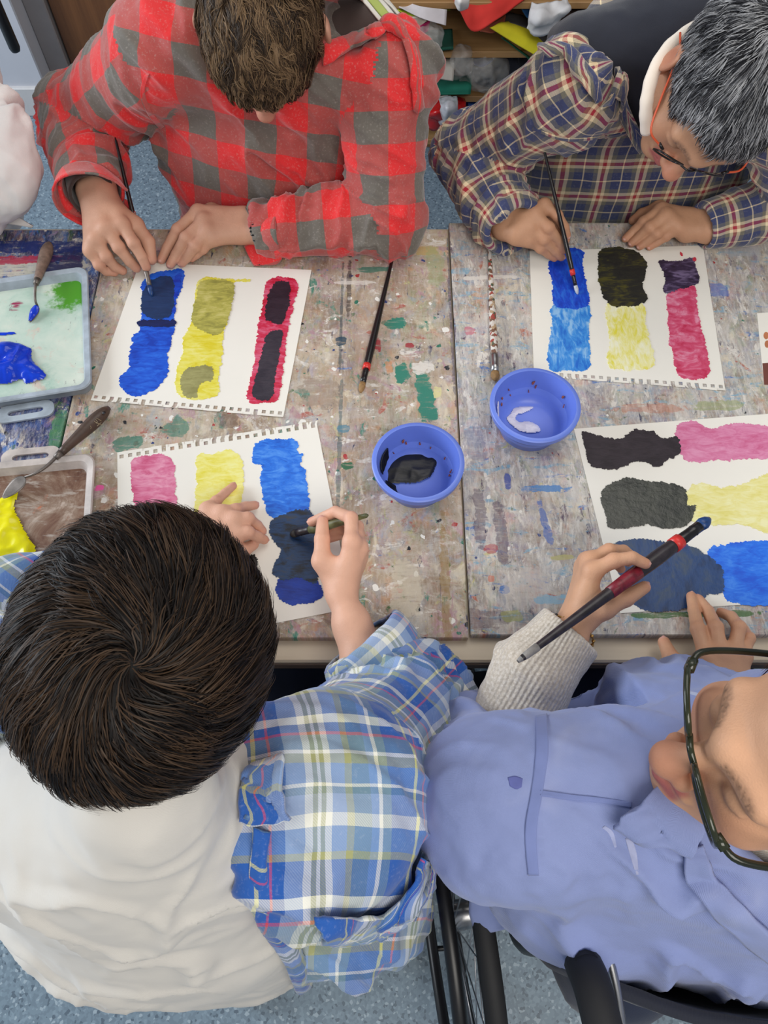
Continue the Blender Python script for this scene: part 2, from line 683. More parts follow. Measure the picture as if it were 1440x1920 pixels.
def plaid(name, warp, weft, pu, pv, rough=.85, fuzz=.12, fuzzcol=None, bump=.25, over=()):
    """woven check: warp colours by u, weft colours by v, averaged like yarn"""
    t = NT(name)
    uv = t.n('ShaderNodeTexCoord').outputs['UV']
    co = t.coord()
    wob = t.n('ShaderNodeTexNoise', {'Vector': uv, 'Scale': 14, 'Detail': 1}).outputs['Color']
    wv = t.n('ShaderNodeVectorMath', {0: wob, 1: (.5, .5, .5)}, operation='SUBTRACT').outputs[0]
    wv = t.n('ShaderNodeVectorMath', {0: wv, 'Scale': .008}, operation='SCALE').outputs[0]
    uv2 = t.n('ShaderNodeVectorMath', {0: uv, 1: wv}, operation='ADD').outputs[0]
    sp = t.n('ShaderNodeSeparateXYZ', {0: uv2})
    fu = t.math('FRACT', t.math('MULTIPLY', sp.outputs[0], 1 / pu))
    fv = t.math('FRACT', t.math('MULTIPLY', sp.outputs[1], 1 / pv))
    a = t.ramp(fu, warp, 'CONSTANT')
    b = t.ramp(fv, weft, 'CONSTANT')
    tw = t.math('FRACT', t.math('MULTIPLY', t.math('ADD', sp.outputs[0], sp.outputs[1]), 420))
    tw = t.math('MULTIPLY_ADD', t.step(tw, .3, .7), .2, .4)
    col = t.mix(tw, a, b)
    n1 = t.noise(co, 260, 3, .7)
    n2 = t.noise(co, 7, 3, .6)
    col = t.mix(t.math('MULTIPLY', t.step(n1, .52, .75), fuzz), col, fuzzcol or (.8, .8, .8))
    col = t.mix(t.math('MULTIPLY', t.step(n2, .45, .8), .18), col, t.mix(1, col, (1.25, 1.25, 1.25), 'MULTIPLY'))
    t.bump(t.math('ADD', t.noise(co, 500, 2), t.math('MULTIPLY', tw, 2)), bump, .0006)
    return t.out(col, rough, Sheen_Weight=.3, Sheen_Roughness=.45)


def bands(seq):
    """[(width, colour)...] -> constant ramp stops"""
    tot = sum(w for w, _ in seq)
    p, o = 0, []
    for w, c in seq:
        o.append((p / tot, c))
        p += w
    return o


def skin(name, c, red):
    t = NT(name)
    co = t.coord()
    f = t.noise(co, 26, 4, .6)
    col = t.ramp(f, [(.3, tuple(a * .93 for a in c)), (.7, tuple(min(1, a * 1.06) for a in c))])
    ca = t.n('ShaderNodeVertexColor', layer_name='Col')
    sp = t.n('ShaderNodeSeparateColor', {0: ca.outputs[0]})
    col = t.mix(sp.outputs[0], col, red)
    col = t.mix(sp.outputs[1], col, srgb(58, 42, 36))
    col = t.mix(sp.outputs[2], col, srgb(176, 88, 92))
    vn = t.n('ShaderNodeTexVoronoi', {'Vector': co, 'Scale': 620}).outputs[0]
    t.bump(t.math('ADD', t.math('MULTIPLY', vn, .4), t.math('MULTIPLY', t.noise(co, 120, 6, .7), 1.4)), .28, .0014)
    t.b.inputs['Subsurface Radius'].default_value = (.008, .003, .0015)
    t.b.inputs['Subsurface Scale'].default_value = .6
    return t.out(col, .52, Subsurface_Weight=0.0, Specular_IOR_Level=.35)


def hairmat(name, rough=.38, spec=.5):
    t = NT(name)
    ca = t.n('ShaderNodeVertexColor', layer_name='Col')
    return t.out(ca.outputs[0], rough, Specular_IOR_Level=spec, Sheen_Weight=0.0)


def paint(name, cols, scale=60, stretch=(1, 3, 1), rot=0.0, rough=.45, bump=.25, lo=.3, hi=.7):
    t = NT(name)
    co = t.coord('Object', stretch, (0, 0, 0), rot)
    f = t.math('ADD', t.math('MULTIPLY', t.noise(co, scale * .55, 5, .65, 1.2), .6), t.math('MULTIPLY', t.noise(t.coord(), 26, 3, .55, .6), .4))
    f = t.math('MULTIPLY_ADD', t.math('SUBTRACT', f, .5), 1.7, .5)
    n = len(cols)
    col = t.ramp(f, [(lo + (hi - lo) * i / max(1, n - 1), c) for i, c in enumerate(cols)])
    t.bump(t.noise(co, scale * 2.5, 3, .6), bump, .0012)
    return t.out(col, rough)


def board_mat(name, base, whites, dabs, patches, speck=.5, seed=0, rubamt=.2):
    t = NT(name)
    co = t.coord('Object', (1, 1, 1), (seed * 3.1, seed * 1.7, 0))
    oc = t.coord()
    f = t.noise(co, 7, 6, .62, .4)
    col = t.ramp(f, [(.28, base[0]), (.45, base[1]), (.58, base[2]), (.72, base[3])])
    for k, (tc_, am_) in enumerate(((srgb(206, 150, 106), .6), (srgb(204, 150, 142), .6), (srgb(142, 160, 122), .55), (srgb(160, 152, 184), .5), (srgb(228, 216, 190), .75), (srgb(138, 164, 188), .5), (srgb(124, 96, 80), .55))):
        w_ = t.step(t.noise(t.coord('Object', (15 + 5 * (k % 3), 11 + 4 * (k % 2), 1), (seed * 4 + k * 3.9, k * 8.3, 0)), 1, 6, .68, 1.1), .52, .66)
        col = t.mix(t.math('MULTIPLY', w_, am_), col, tc_)
    for k, (c, amt, sc) in enumerate(whites):
        v = t.coord('Object', sc, (seed + k * 5.3, k * 2.9, 0))
        m = t.step(t.noise(v, 1, 6, .74, .5), .46, .66)
        col = t.mix(t.math('MULTIPLY', m, amt), col, c)
    scr = t.step(t.noise(t.coord('Object', (150, 38, 1), (seed * 1.3, 0, 0)), 1, 4, .7), .40, .58)
    for k, (c, th, sc) in enumerate(dabs):
        v = t.coord('Object', tuple(a * 1.9 for a in sc), (seed * 2 + k * 7.7 + .37, k * 3.3 + .71, 0))
        nz = t.noise(v, 1, 5, .68, .7)
        m = t.step(nz, th - .085, th - .03)
        m2 = t.math('MULTIPLY', m, t.math('MULTIPLY_ADD', scr, .55, .4))
        col = t.mix(m2, col, c)
    wh = t.step(t.noise(t.coord('Object', (60, 90, 1), (seed + 4.4, 1.1, 0)), 1, 6, .78, .4), .56, .66)
    col = t.mix(t.math('MULTIPLY', wh, .45), col, srgb(214, 208, 198))
    dk = t.step(t.noise(t.coord('Object', (85, 120, 1), (seed + 9.4, 5.1, 0)), 1, 6, .78, .4), .58, .68)
    col = t.mix(t.math('MULTIPLY', dk, .5), col, srgb(70, 62, 62))
    dw = t.n('ShaderNodeTexNoise', {'Vector': co, 'Scale': 90, 'Detail': 2})
    dv_ = t.n('ShaderNodeVectorMath', {0: dw.outputs['Color'], 'Scale': .012}, operation='SCALE').outputs[0]
    vc = t.n('ShaderNodeVectorMath', {0: co, 1: dv_}, operation='ADD').outputs[0]
    vo = t.n('ShaderNodeTexVoronoi', {'Vector': vc, 'Scale': 85, 'Randomness': 1})
    sep = t.n('ShaderNodeSeparateColor', {0: vo.outputs['Color']})
    rad = t.math('MULTIPLY', t.math('POWER', sep.outputs[0], 7.0), .55 * speck)
    m = t.step(t.math('SUBTRACT', rad, vo.outputs['Distance']), 0.0, .05)
    sc = t.ramp(sep.outputs[1], [(0, srgb(235, 232, 225)), (.35, srgb(30, 32, 40)), (.5, srgb(40, 110, 90)), (.62, srgb(200, 190, 160)), (.74, srgb(40, 60, 120)), (.86, srgb(170, 60, 60)), (.95, srgb(235, 232, 225))], 'CONSTANT')
    col = t.mix(m, col, sc)
    rub = t.step(t.noise(t.coord('Object', (240, 55, 1), (seed * 2.2, 0, 0)), 1, 5, .75), .47, .62)
    col = t.mix(t.math('MULTIPLY', rub, rubamt), col, srgb(222, 218, 212))
    wn = t.math('ADD', t.math('MULTIPLY', t.noise(oc, 34, 3, .6, .6), .75), t.math('MULTIPLY', t.noise(oc, 120, 4, .7), .25))
    wn2 = t.noise(t.coord('Object', (30, 160, 1)), 1, 4, .7)
    for (cx, cy, rx, ry, ang, c, al) in patches:
        v = t.n('ShaderNodeMapping', {0: oc, 'Location': (0, 0, 0), 'Rotation': (0, 0, 0), 'Scale': (1, 1, 1)}, vector_type='TEXTURE')
        v.inputs['Location'].default_value = (cx, cy, 0)
        v.inputs['Rotation'].default_value = (0, 0, ang)
        v.inputs['Scale'].default_value = (rx, ry, 10)
        sp = t.n('ShaderNodeSeparateXYZ', {0: v.outputs[0]})
        ax = t.math('ABSOLUTE', sp.outputs[0])
        ay = t.math('ABSOLUTE', sp.outputs[1])
        d = t.math('POWER', t.math('ADD', t.math('POWER', ax, 3.0), t.math('POWER', ay, 3.0)), .333)
        d = t.math('ADD', d, t.math('MULTIPLY_ADD', wn, 2.6, -1.3))
        m = t.math('MULTIPLY', t.step(d, 1.0, .86), t.math('MULTIPLY', t.step(wn2, .28, .5), al))
        col = t.mix(m, col, c)
    t.bump(t.math('ADD', t.noise(co, 160, 5, .7), t.math('MULTIPLY', f, 2)), .35, .0015)
    return t.out(col, .5, Specular_IOR_Level=.35)


M = {}
RED, GRY = srgb(232, 48, 50), srgb(112, 106, 98)
M['buffalo'] = plaid('buffalo_check_flannel', bands([(1, RED), (1, GRY)]), bands([(1, RED), (1, GRY)]), .102, .094, fuzz=.3, fuzzcol=srgb(200, 190, 182))
NAV, CRM, MAR, OLV = srgb(58, 66, 106), srgb(236, 216, 178), srgb(172, 36, 54), srgb(116, 112, 98)
sq = bands([(6, NAV), (3.2, OLV), (2.4, CRM), (2.6, MAR), (2.4, CRM), (3.2, OLV), (6, NAV), (1.0, CRM)])
M['tartan'] = plaid('navy_tartan_cotton', sq, sq, .064, .062, fuzz=.1)
BL, LB, WH, OL, PB, RD, YL, GB = srgb(30, 88, 172), srgb(116, 150, 200), srgb(236, 236, 226), srgb(166, 168, 116), srgb(152, 172, 206), srgb(206, 62, 84), srgb(216, 212, 128), srgb(108, 138, 156)
w1 = bands([(9, BL), (1.0, YL), (3, BL), (.8, RD), (3.4, BL), (5, PB), (2, WH), (1.2, OL), (1, WH), (1.2, OL), (2, WH), (4, PB), (2, OL), (5, GB), (2.4, LB), (1.4, WH), (3, GB)])
w2 = bands([(9, BL), (2, OL), (6, LB), (3.4, WH), (5, PB), (2, GB), (1, WH), (6, LB), (3, OL), (1, WH), (5, GB), (1, RD), (3, BL), (3, WH)])
M['blueplaid'] = plaid('blue_madras_cotton', w1, w2, .15, .15, fuzz=.1, fuzzcol=srgb(230, 232, 240))
M['tee'] = fabric('white_jersey', srgb(206, 202, 195), var=.03, bump=.12)
M['smock'] = fabric('white_smock_cotton', srgb(236, 232, 230), var=.03)
M['denim'] = fabric('washed_blue_twill', srgb(138, 151, 200), var=.1, fade=srgb(160, 168, 206), bump=.35)
M['seam'] = fabric('blue_seam_twill', srgb(122, 136, 190), var=.12)
M['knit_cream'] = None
t = NT('cream_rib_knit')
uvx = t.coord('UV')
sp_ = t.n('ShaderNodeSeparateXYZ', {0: uvx})
rib = t.math('SINE', t.math('MULTIPLY', sp_.outputs[0], 2 * math.pi / .0045))
fz = t.noise(t.coord(), 300, 3, .7)
t.bump(t.math('ADD', t.math('MULTIPLY', rib, .5), fz), .5, .0016)
M['knit_cream'] = t.out(t.mix(t.step(fz, .35, .75), srgb(196, 182, 164), srgb(232, 222, 208)), .95, Sheen_Weight=.5)
M['knit_brown'] = fabric('brown_rib_knit', srgb(64, 50, 46), var=.12)
M['navy'] = fabric('navy_sweat_fabric', srgb(30, 34, 48), var=.15)
M['navy_jeans'] = fabric('dark_navy_denim', srgb(28, 38, 62), var=.2)
M['dark_trousers'] = fabric('charcoal_trousers', srgb(42, 42, 48), var=.2)
M['hood_white'] = fabric('cream_hood_lining', srgb(238, 226, 212), var=.04)
M['skin_a'] = skin('skin_red_shirt', srgb(206, 158, 132), srgb(200, 122, 104))
M['skin_b'] = skin('skin_tartan', srgb(196, 148, 116), srgb(188, 110, 88))
M['skin_c'] = skin('skin_boy', srgb(222, 172, 146), srgb(214, 134, 116))
M['skin_d'] = skin('skin_blue_shirt', srgb(214, 164, 130), srgb(204, 124, 102))
M['nail'] = plain('fingernail', srgb(214, 160, 146), .28, .05)
M['hair'] = hairmat('hair_strands', .5, .16)
M['hair_matt'] = hairmat('hair_strands_matt', .6, .12)
M['black_plastic'] = plain('black_plastic', srgb(24, 24, 27), .38, .2)
M['black_gloss'] = plain('black_lacquer', srgb(26, 24, 26), .25, .2)
M['black_rubber'] = plain('black_rubber', srgb(28, 28, 30), .7, .2)
M['steel'] = plain('brushed_steel', srgb(176, 176, 178), .3, .15, metal=1.0)
M['dull_steel'] = plain('paint_dulled_steel', srgb(120, 112, 106), .45, .35, 60, metal=.7)
M['gold'] = plain('gold_metal', srgb(206, 164, 96), .3, .1, metal=1.0)
# ------------------------------------------------------------------ the room
t = NT('speckled_vinyl')
co = t.coord()
v = t.n('ShaderNodeTexVoronoi', {'Vector': co, 'Scale': 190}, feature='F1')
sp = t.n('ShaderNodeSeparateColor', {0: v.outputs['Color']})
col = t.ramp(sp.outputs[0], [(0, srgb(52, 66, 82)), (.10, srgb(106, 124, 138)), (.45, srgb(122, 142, 156)), (.80, srgb(138, 158, 172)), (.93, srgb(178, 194, 204))], 'CONSTANT')
col = t.mix(.45, col, t.ramp(t.noise(co, 2.5, 4), [(.3, srgb(112, 130, 146)), (.7, srgb(126, 146, 160))]))
M['floor'] = t.out(col, .42)
M['wall'] = plain('painted_wall', srgb(196, 198, 206), .7, .04, 6)
M['skirting'] = plain('painted_skirting', srgb(206, 204, 204), .55, .05, 10)
t = NT('brown_wood')
v = t.coord('Object', (30, 30, 2.2))
M['brown_wood'] = t.out(t.ramp(t.noise(v, 1, 5, .6, .4), [(.3, srgb(92, 56, 30)), (.7, srgb(134, 88, 50))]), .5)
t = NT('shelf_pine')
v = t.coord('Object', (2.2, 30, 30))
M['shelf_wood'] = t.out(t.ramp(t.noise(v, 1, 5, .6, .4), [(.3, srgb(158, 118, 74)), (.7, srgb(190, 148, 98))]), .55)
t = NT('beech_laminate')
v = t.coord('Object', (3, 40, 40))
M['laminate'] = t.out(t.ramp(t.noise(v, 1, 4, .55, .3), [(.3, srgb(206, 188, 162)), (.7, srgb(222, 206, 182))]), .4)
M['edge_band'] = plain('dark_table_edge', srgb(120, 100, 86), .5, .1)

fl = obj('floor', ([(-3.5, -2.2, 0), (3.2, -2.2, 0), (3.2, 3.6, 0), (-3.5, 3.6, 0)], [(0, 1, 2, 3)]), M['floor'], smooth=False)
tag(fl, kind='structure')
tag(obj('wall_back', box((-1.12, 2.78, 0), (3.2, 2.9, 2.7)), M['wall'], smooth=False), kind='structure')
tag(obj('wall_right', box((3.2, -2.2, 0), (3.3, 2.9, 2.7)), M['wall'], smooth=False), kind='structure')
# white wall end with skirting on the left, and the wooden door leaf beside it
pl, pr_ = at(18, 205, 0), at(112, 219, 0)
wx0, wx1, wy = -1.42, at(112, 219, 0)[0] - .012, at(80, 219, 0)[1]
tag(obj('wall_left', box((wx0, wy + .014, 0), (wx1, wy + .5, 2.7), .004), M['wall'], smooth=False), kind='structure')
tag(obj('baseboard_left', box((wx0 - .012, wy, 0), (wx1 + .012, wy + .5, .105), .004), M['skirting'], smooth=False), kind='structure')
dr = tag(obj('door_1', box((wx1 + .075, wy + .11, .01), (wx1 + .9, wy + .155, 2.1), .003), M['brown_wood'], smooth=False), kind='structure')
tag(obj('trim_1', box((wx1 + .0, wy + .09, 0), (wx1 + .07, wy + .19, 2.15), .004), plain('door_frame_grey', srgb(140, 134, 134), .5, .05), smooth=False), kind='structure')
# dark pole hanging down before the wall end
pa, pb = aty(31, 98, 1.9), aty(36, -160, 1.9)
pa2 = np.array([pa[0], 1.9, pa[2]])
pole = obj('hanging_pole', join(tube([pa2 + [0, 0, z] for z in (0, .004, .012, .6)], [.004, .011, .0135, .0135], 16)), M['black_plastic'])
tag(pole, 'dark metal pole with rounded end hanging before the pale wall end', 'pole')
# ------------------------------------------------------------------ shelf unit with craft supplies
SY = 2.30
sx0, sx1 = -.28, .685


def zat(py): return float(aty(900, py, SY)[2])


lev = [zat(262), zat(181), zat(97), zat(4)]
unit = empty('shelf_unit', (.2, SY + .2, 0), 'low open wooden shelf unit stuffed with craft materials', 'shelf')
for z in lev + [lev[-1] + .16]:
    obj('shelf_board', box((sx0, SY, z - .02), (sx1, SY + .4, z), .002), M['shelf_wood'], unit, False)
obj('side_panel', box((sx0 - .02, SY - .002, 0), (sx0, SY + .4, lev[-1] + .19), .002), M['shelf_wood'], unit, False)
obj('side_panel', box((sx1, SY - .002, 0), (sx1 + .02, SY + .4, lev[-1] + .19), .002), M['shelf_wood'], unit, False)
obj('back_panel', box((sx0, SY + .39, 0), (sx1, SY + .4, lev[-1] + .19)), M['brown_wood'], unit, False)
obj('plinth', box((sx0, SY + .012, 0), (sx1, SY + .03, lev[0] - .02)), M['shelf_wood'], unit, False)


def felt(name, rowspix, color, label, cat, thick=.004, wr=.004, seed=1, rough=.9, group=None):
    rows = [[aty(px, py, SY + dy) for (px, py, dy) in r] for r in rowspix]
    o = sheet(name, rows, plain(name + '_surface', color, rough, .1, 14), None, thick, 20, 20, wr, seed, 25)
    tag(o, label, cat, group)
    return o


g_ = 'craft sheets and cloths on the shelf unit'
felt('felt_sheet', [[(918, 52, -.03), (960, 78, -.03), (1035, 122, -.05)], [(937, 44, -.01), (985, 65, -.01), (1028, 98, -.03)], [(960, 40, .06), (1000, 52, .06), (1030, 86, .05)]], srgb(228, 216, 40), 'bright yellow felt sheet sliding off the shelf diagonally', 'felt sheet', .006, .002, 2, group=g_)
felt('felt_sheet', [[(940, 70, .0), (980, 100, -.01), (1012, 130, -.02)], [(955, 80, .01), (990, 105, .0), (1020, 126, -.01)]], srgb(18, 84, 60), 'dark green felt strip under the yellow felt sheet', 'felt sheet', .004, .002, 3, group=g_)
felt('felt_sheet', [[(940, 42, .02), (985, 52, .02), (1030, 90, .0), (1062, 84, .0)], [(950, 22, .1), (990, 34, .08), (1030, 62, .06), (1060, 70, .05)]], srgb(84, 82, 84), 'dark grey felt draped behind the yellow sheet', 'felt sheet', .006, .004, 4, group=g_)
felt('red_cloth', [[(852, 0, .0), (885, 58, -.04), (930, 38, -.03), (985, -4, .0)], [(855, -20, .02), (890, 10, .0), (930, 5, .0), (985, -30, .05)], [(855, -40, .1), (890, -30, .08), (930, -35, .1), (985, -50, .12)]], srgb(206, 52, 44), 'red felt cloth hanging in a point over the shelf edge', 'cloth', .005, .008, 5, group=g_)
felt('terracotta_cloth', [[(900, 58, .0), (925, 60, -.01), (945, 44, .0)], [(905, 42, .03), (930, 40, .03), (948, 28, .03)]], srgb(150, 74, 52), 'terracotta felt scrap below the red cloth', 'cloth', .004, .003, 6, group=g_)
felt('white_cloth', [[(990, 52, -.03), (1000, 66, -.05), (1027, 64, -.05), (1045, 44, -.03), (1068, 24, -.02)], [(994, 34, -.05), (1010, 40, -.08), (1030, 34, -.07), (1045, 28, -.06), (1070, 12, -.04)], [(1000, 8, .0), (1012, 12, -.03), (1030, 8, -.02), (1050, 4, -.02), (1062, -8, .0)]], srgb(226, 224, 224), 'crumpled white cloth spilling from the top shelf', 'cloth', .005, .014, 7, group=g_)
felt('white_sock', [[(853, 6, -.06), (862, 20, -.07), (876, 14, -.06)], [(854, -6, -.07), (864, 4, -.1), (878, 0, -.07)], [(856, -20, -.03), (866, -18, -.05), (876, -20, -.03)]], srgb(228, 222, 218), 'small rolled white cloth beside the red felt cloth', 'cloth', .005, .004, 8, group=g_)
felt('blue_cloth', [[(976, 14, .02), (990, 34, .01), (1004, 22, .02)], [(980, -10, .05), (992, 0, .04), (1004, -6, .05)]], srgb(40, 96, 160), 'small blue cloth beside the crumpled white cloth', 'cloth', .005, .004, 9, group=g_)
felt('brown_garment', [[(1030, 60, .02), (1055, 90, -.01), (1085, 78, -.01), (1106, 60, .02)], [(1040, 40, .0), (1062, 48, -.05), (1085, 42, -.05), (1106, 36, .0)], [(1050, 20, .1), (1066, 14, .06), (1085, 8, .06), (1104, 4, .1)]], srgb(62, 42, 38), 'dark brown cloth bundle at the right end of shelf', 'cloth', .006, .012, 10, group=g_)
felt('white_paper_strip', [[(748, 12, .0), (790, 34, -.04), (836, 48, -.05)], [(752, 0, .04), (790, 12, -.02), (838, 18, -.03)]], srgb(206, 198, 200), 'curled white paper strip lying across felt scraps', 'paper', .003, .003, 11, group=g_)
felt('lime_felt', [[(745, 20, .0), (775, 32, -.01), (800, 34, -.01)], [(748, 8, .03), (780, 18, .02), (805, 22, .02)]], srgb(176, 190, 40), 'lime green felt scrap under the curled paper strip', 'felt sheet', .004, .003, 12, group=g_)
felt('olive_felt', [[(780, 8, .05), (810, 18, .04), (845, 20, .05)], [(780, -20, .1), (812, -14, .1), (845, -14, .1)]], srgb(122, 124, 34), 'olive green felt folded at the back of shelf', 'felt sheet', .004, .004, 13, group=g_)
felt('cream_felt', [[(752, 52, -.02), (775, 54, -.03), (800, 40, -.02)], [(752, 32, -.01), (775, 32, -.03), (800, 30, -.01)]], srgb(206, 196, 178), 'cream felt roll beside the red plaid shoulder', 'felt sheet', .006, .003, 14, group=g_)
felt('magenta_felt', [[(768, 64, -.03), (785, 68, -.04), (803, 58, -.03)], [(772, 54, -.01), (788, 48, -.03), (806, 38, -.01)]], srgb(176, 30, 96), 'magenta felt scrap under the cream felt', 'felt sheet', .005, .003, 15, group=g_)
felt('green_felt', [[(770, 96, -.03), (800, 95, -.03), (850, 91, -.03)], [(775, 84, .02), (800, 84, .02), (850, 82, .02)], [(790, 60, .1), (815, 58, .1), (848, 56, .1)]], srgb(20, 78, 62), 'dark green felt folder on the upper shelf edge', 'felt sheet', .008, .002, 16, group=g_)
felt('grey_card', [[(786, 142, -.05), (815, 146, -.06), (850, 151, -.06)], [(788, 120, .0), (815, 118, .0), (852, 118, .0)], [(790, 98, .1), (815, 97, .1), (853, 97, .1)]], srgb(176, 170, 162), 'grey card sheet hanging over the middle shelf', 'card', .004, .002, 17, group=g_)
felt('grey_card', [[(850, 140, .0), (865, 142, -.02), (884, 138, .0)], [(858, 120, .05), (870, 118, .05), (886, 118, .05)], [(858, 98, .1), (870, 98, .1), (888, 98, .1)]], srgb(150, 146, 142), 'curled grey card behind the clear plastic on middle shelf', 'card', .004, .002, 18, group=g_)
felt('teal_card', [[(790, 178, -.04), (830, 178, -.04), (882, 177, -.04)], [(792, 166, -.02), (830, 162, -.02), (884, 158, -.02)], [(795, 150, .08), (830, 145, .08), (884, 140, .08)]], srgb(14, 104, 84), 'teal green card sheets on the middle shelf', 'card', .01, .001, 19, group=g_)
felt('white_magazine', [[(794, 190, -.04), (815, 184, -.04), (840, 180, -.04)], [(794, 182, .0), (815, 178, .0), (840, 176, .0)]], srgb(178, 176, 170), 'pale magazine edge under the teal card', 'magazine', .006, .001, 20, group=g_)
felt('blue_folder', [[(888, 122, .05), (905, 124, .04), (925, 112, .05)], [(888, 96, .1), (905, 96, .1), (925, 96, .1)]], srgb(16, 66, 148), 'blue plastic folder on the middle shelf', 'folder', .006, .002, 21, .4, group=g_)
felt('red_foil_bag', [[(792, 222, -.03), (812, 240, -.05), (840, 232, -.05), (868, 226, -.03)], [(794, 204, -.06), (815, 212, -.12), (845, 208, -.12), (874, 200, -.06)], [(798, 188, .02), (815, 184, -.02), (845, 182, -.02), (870, 182, .02)]], srgb(190, 24, 28), 'shiny red foil bag on the bottom shelf', 'bag', .006, .014, 22, .2, group=g_)
felt('silver_foil', [[(824, 226, -.08), (836, 244, -.1), (852, 228, -.08)], [(826, 200, -.14), (840, 206, -.17), (858, 200, -.14)], [(822, 184, -.05), (838, 180, -.07), (856, 182, -.05)]], srgb(186, 186, 192), 'crumpled silver plastic bag draped over the red foil bag', 'bag', .004, .012, 23, .3, group=g_)
# clear plastic bags
tm = NT('clear_plastic')
tm.bump(tm.noise(tm.coord(), 60, 4, .7), .8, .004)
M['clear'] = tm.out(srgb(206, 202, 196), .12, Alpha=.32, Specular_IOR_Level=.9)
for c, r, s, lb in (((905, 130, .03), (.075, .06, .062), 31, 'clear plastic bag of scraps on the middle shelf'), ((800, 72, -.03), (.05, .04, .035), 32, 'small clear plastic bag on the green felt folder'), ((866, 118, .0), (.03, .03, .05), 33, 'upright clear plastic pouch beside the grey card')):
    cc = aty(c[0], c[1], SY + c[2])
    s_ = SDF(cc - .13, cc + .13, .006).ell(cc, r, k=.01)
    V, F, _ = s_.mesh(1)
    V = V + vnormals(V, F) * (.012 * ridged(V * 28, s))[:, None]
    tag(obj_np('plastic_bag', V, F, M['clear']), lb, 'bag', 'clear plastic bags on the shelf unit')
sc_ = aty(936, 126, SY + .08)
s_ = SDF(sc_ - .1, sc_ + .1, .006).ell(sc_, (.09, .05, .05))
V, F, _ = s_.mesh(1)
V = V + vnormals(V, F) * (.015 * ridged(V * 22, 5))[:, None]
tag(obj_np('dark_cloth', V, F, M['navy']), 'dark navy cloth bundle behind the clear plastic bag', 'cloth', g_)
# blue lattice crate on the bottom shelf
bm_ = plain('blue_crate_plastic', srgb(30, 78, 150), .45, .1)
cx0, cx1 = aty(876, 225, SY)[0], aty(940, 225, SY)[0]
crate = empty('plastic_crate', ((cx0 + cx1) / 2, SY + .1, lev[0]), 'blue lattice plastic crate on the bottom shelf', 'crate')
for z in (.0, .055, .11):
    obj('rail', box((cx0, SY + .01, lev[0] + z), (cx1, SY + .02, lev[0] + z + .014)), bm_, crate, False)
for i in range(9):
    x = cx0 + (cx1 - cx0 - .006) * i / 8
    obj('slat', box((x, SY + .012, lev[0] + .01), (x + .006, SY + .018, lev[0] + .115)), bm_, crate, False)
obj('floor_panel', box((cx0, SY + .01, lev[0]), (cx1, SY + .3, lev[0] + .005)), bm_, crate, False)
obj('back_wall', box((cx0, SY + .29, lev[0]), (cx1, SY + .3, lev[0] + .124)), bm_, crate, False)
# pale cupboard and purple curtain at the right of the shelf
qx = sx1 + .025
tag(obj('white_box', box((qx, SY - .02, .0), (qx + .13, SY + .3, zat(46)), .004), plain('pale_card_box', srgb(188, 180, 172), .6, .05), smooth=False), 'pale upright box standing beside the shelf unit', 'box')
rows = []
for z in (0.0, .3, .6, 1.0):
    rows.append([np.array([qx + .10 + .1 * k, SY + .34 + .015 * math.sin(k * 2.1), z]) for k in range(11)])
tag(sheet('curtain', rows, fabric('purple_curtain', srgb(122, 98, 136), var=.08), None, .004, 60, 10), 'purple curtain hanging behind the grey-haired person', 'curtain')

# ------------------------------------------------------------------ table
ty0, ty1, TZ = at(600, 1241, .735)[1], at(500, 428, .735)[1], .735
table = empty('work_table', (0, .7, 0), 'long beech laminate table covered with paint-stained boards', 'table')
obj('table_top', box((-1.05, ty0, TZ - .028), (1.05, ty1, TZ), .003), M['laminate'], table, False)
obj('edge_band', box((-1.05, ty0 - .002, TZ - .026), (1.05, ty0, TZ - .008)), M['edge_band'], table, False)
for x in (-.98, .98):
    for y in (ty0 + .07, ty1 - .07):
        obj('leg', tube([(x, y, 0), (x, y, TZ - .028)], .022, 16), M['black_plastic'], table)
obj('apron', box((-.98, ty0 + .06, TZ - .08), (.98, ty0 + .085, TZ - .028)), M['black_plastic'], table, False)
BT = .75
jl, jr = float(at(155, 650, BT)[0]), .119
by0 = float(at(888, 1196, BT)[1])


def pp(px, py, wpx, hpx, ang, c, al=.95):
    p = at(px, py, BT)
    sx = np.linalg.norm(at(px + 1, py, BT) - p)
    sy = np.linalg.norm(at(px, py + 1, BT) - p)
    return (p[0], p[1], wpx * sx, hpx * sy, ang, c, al)


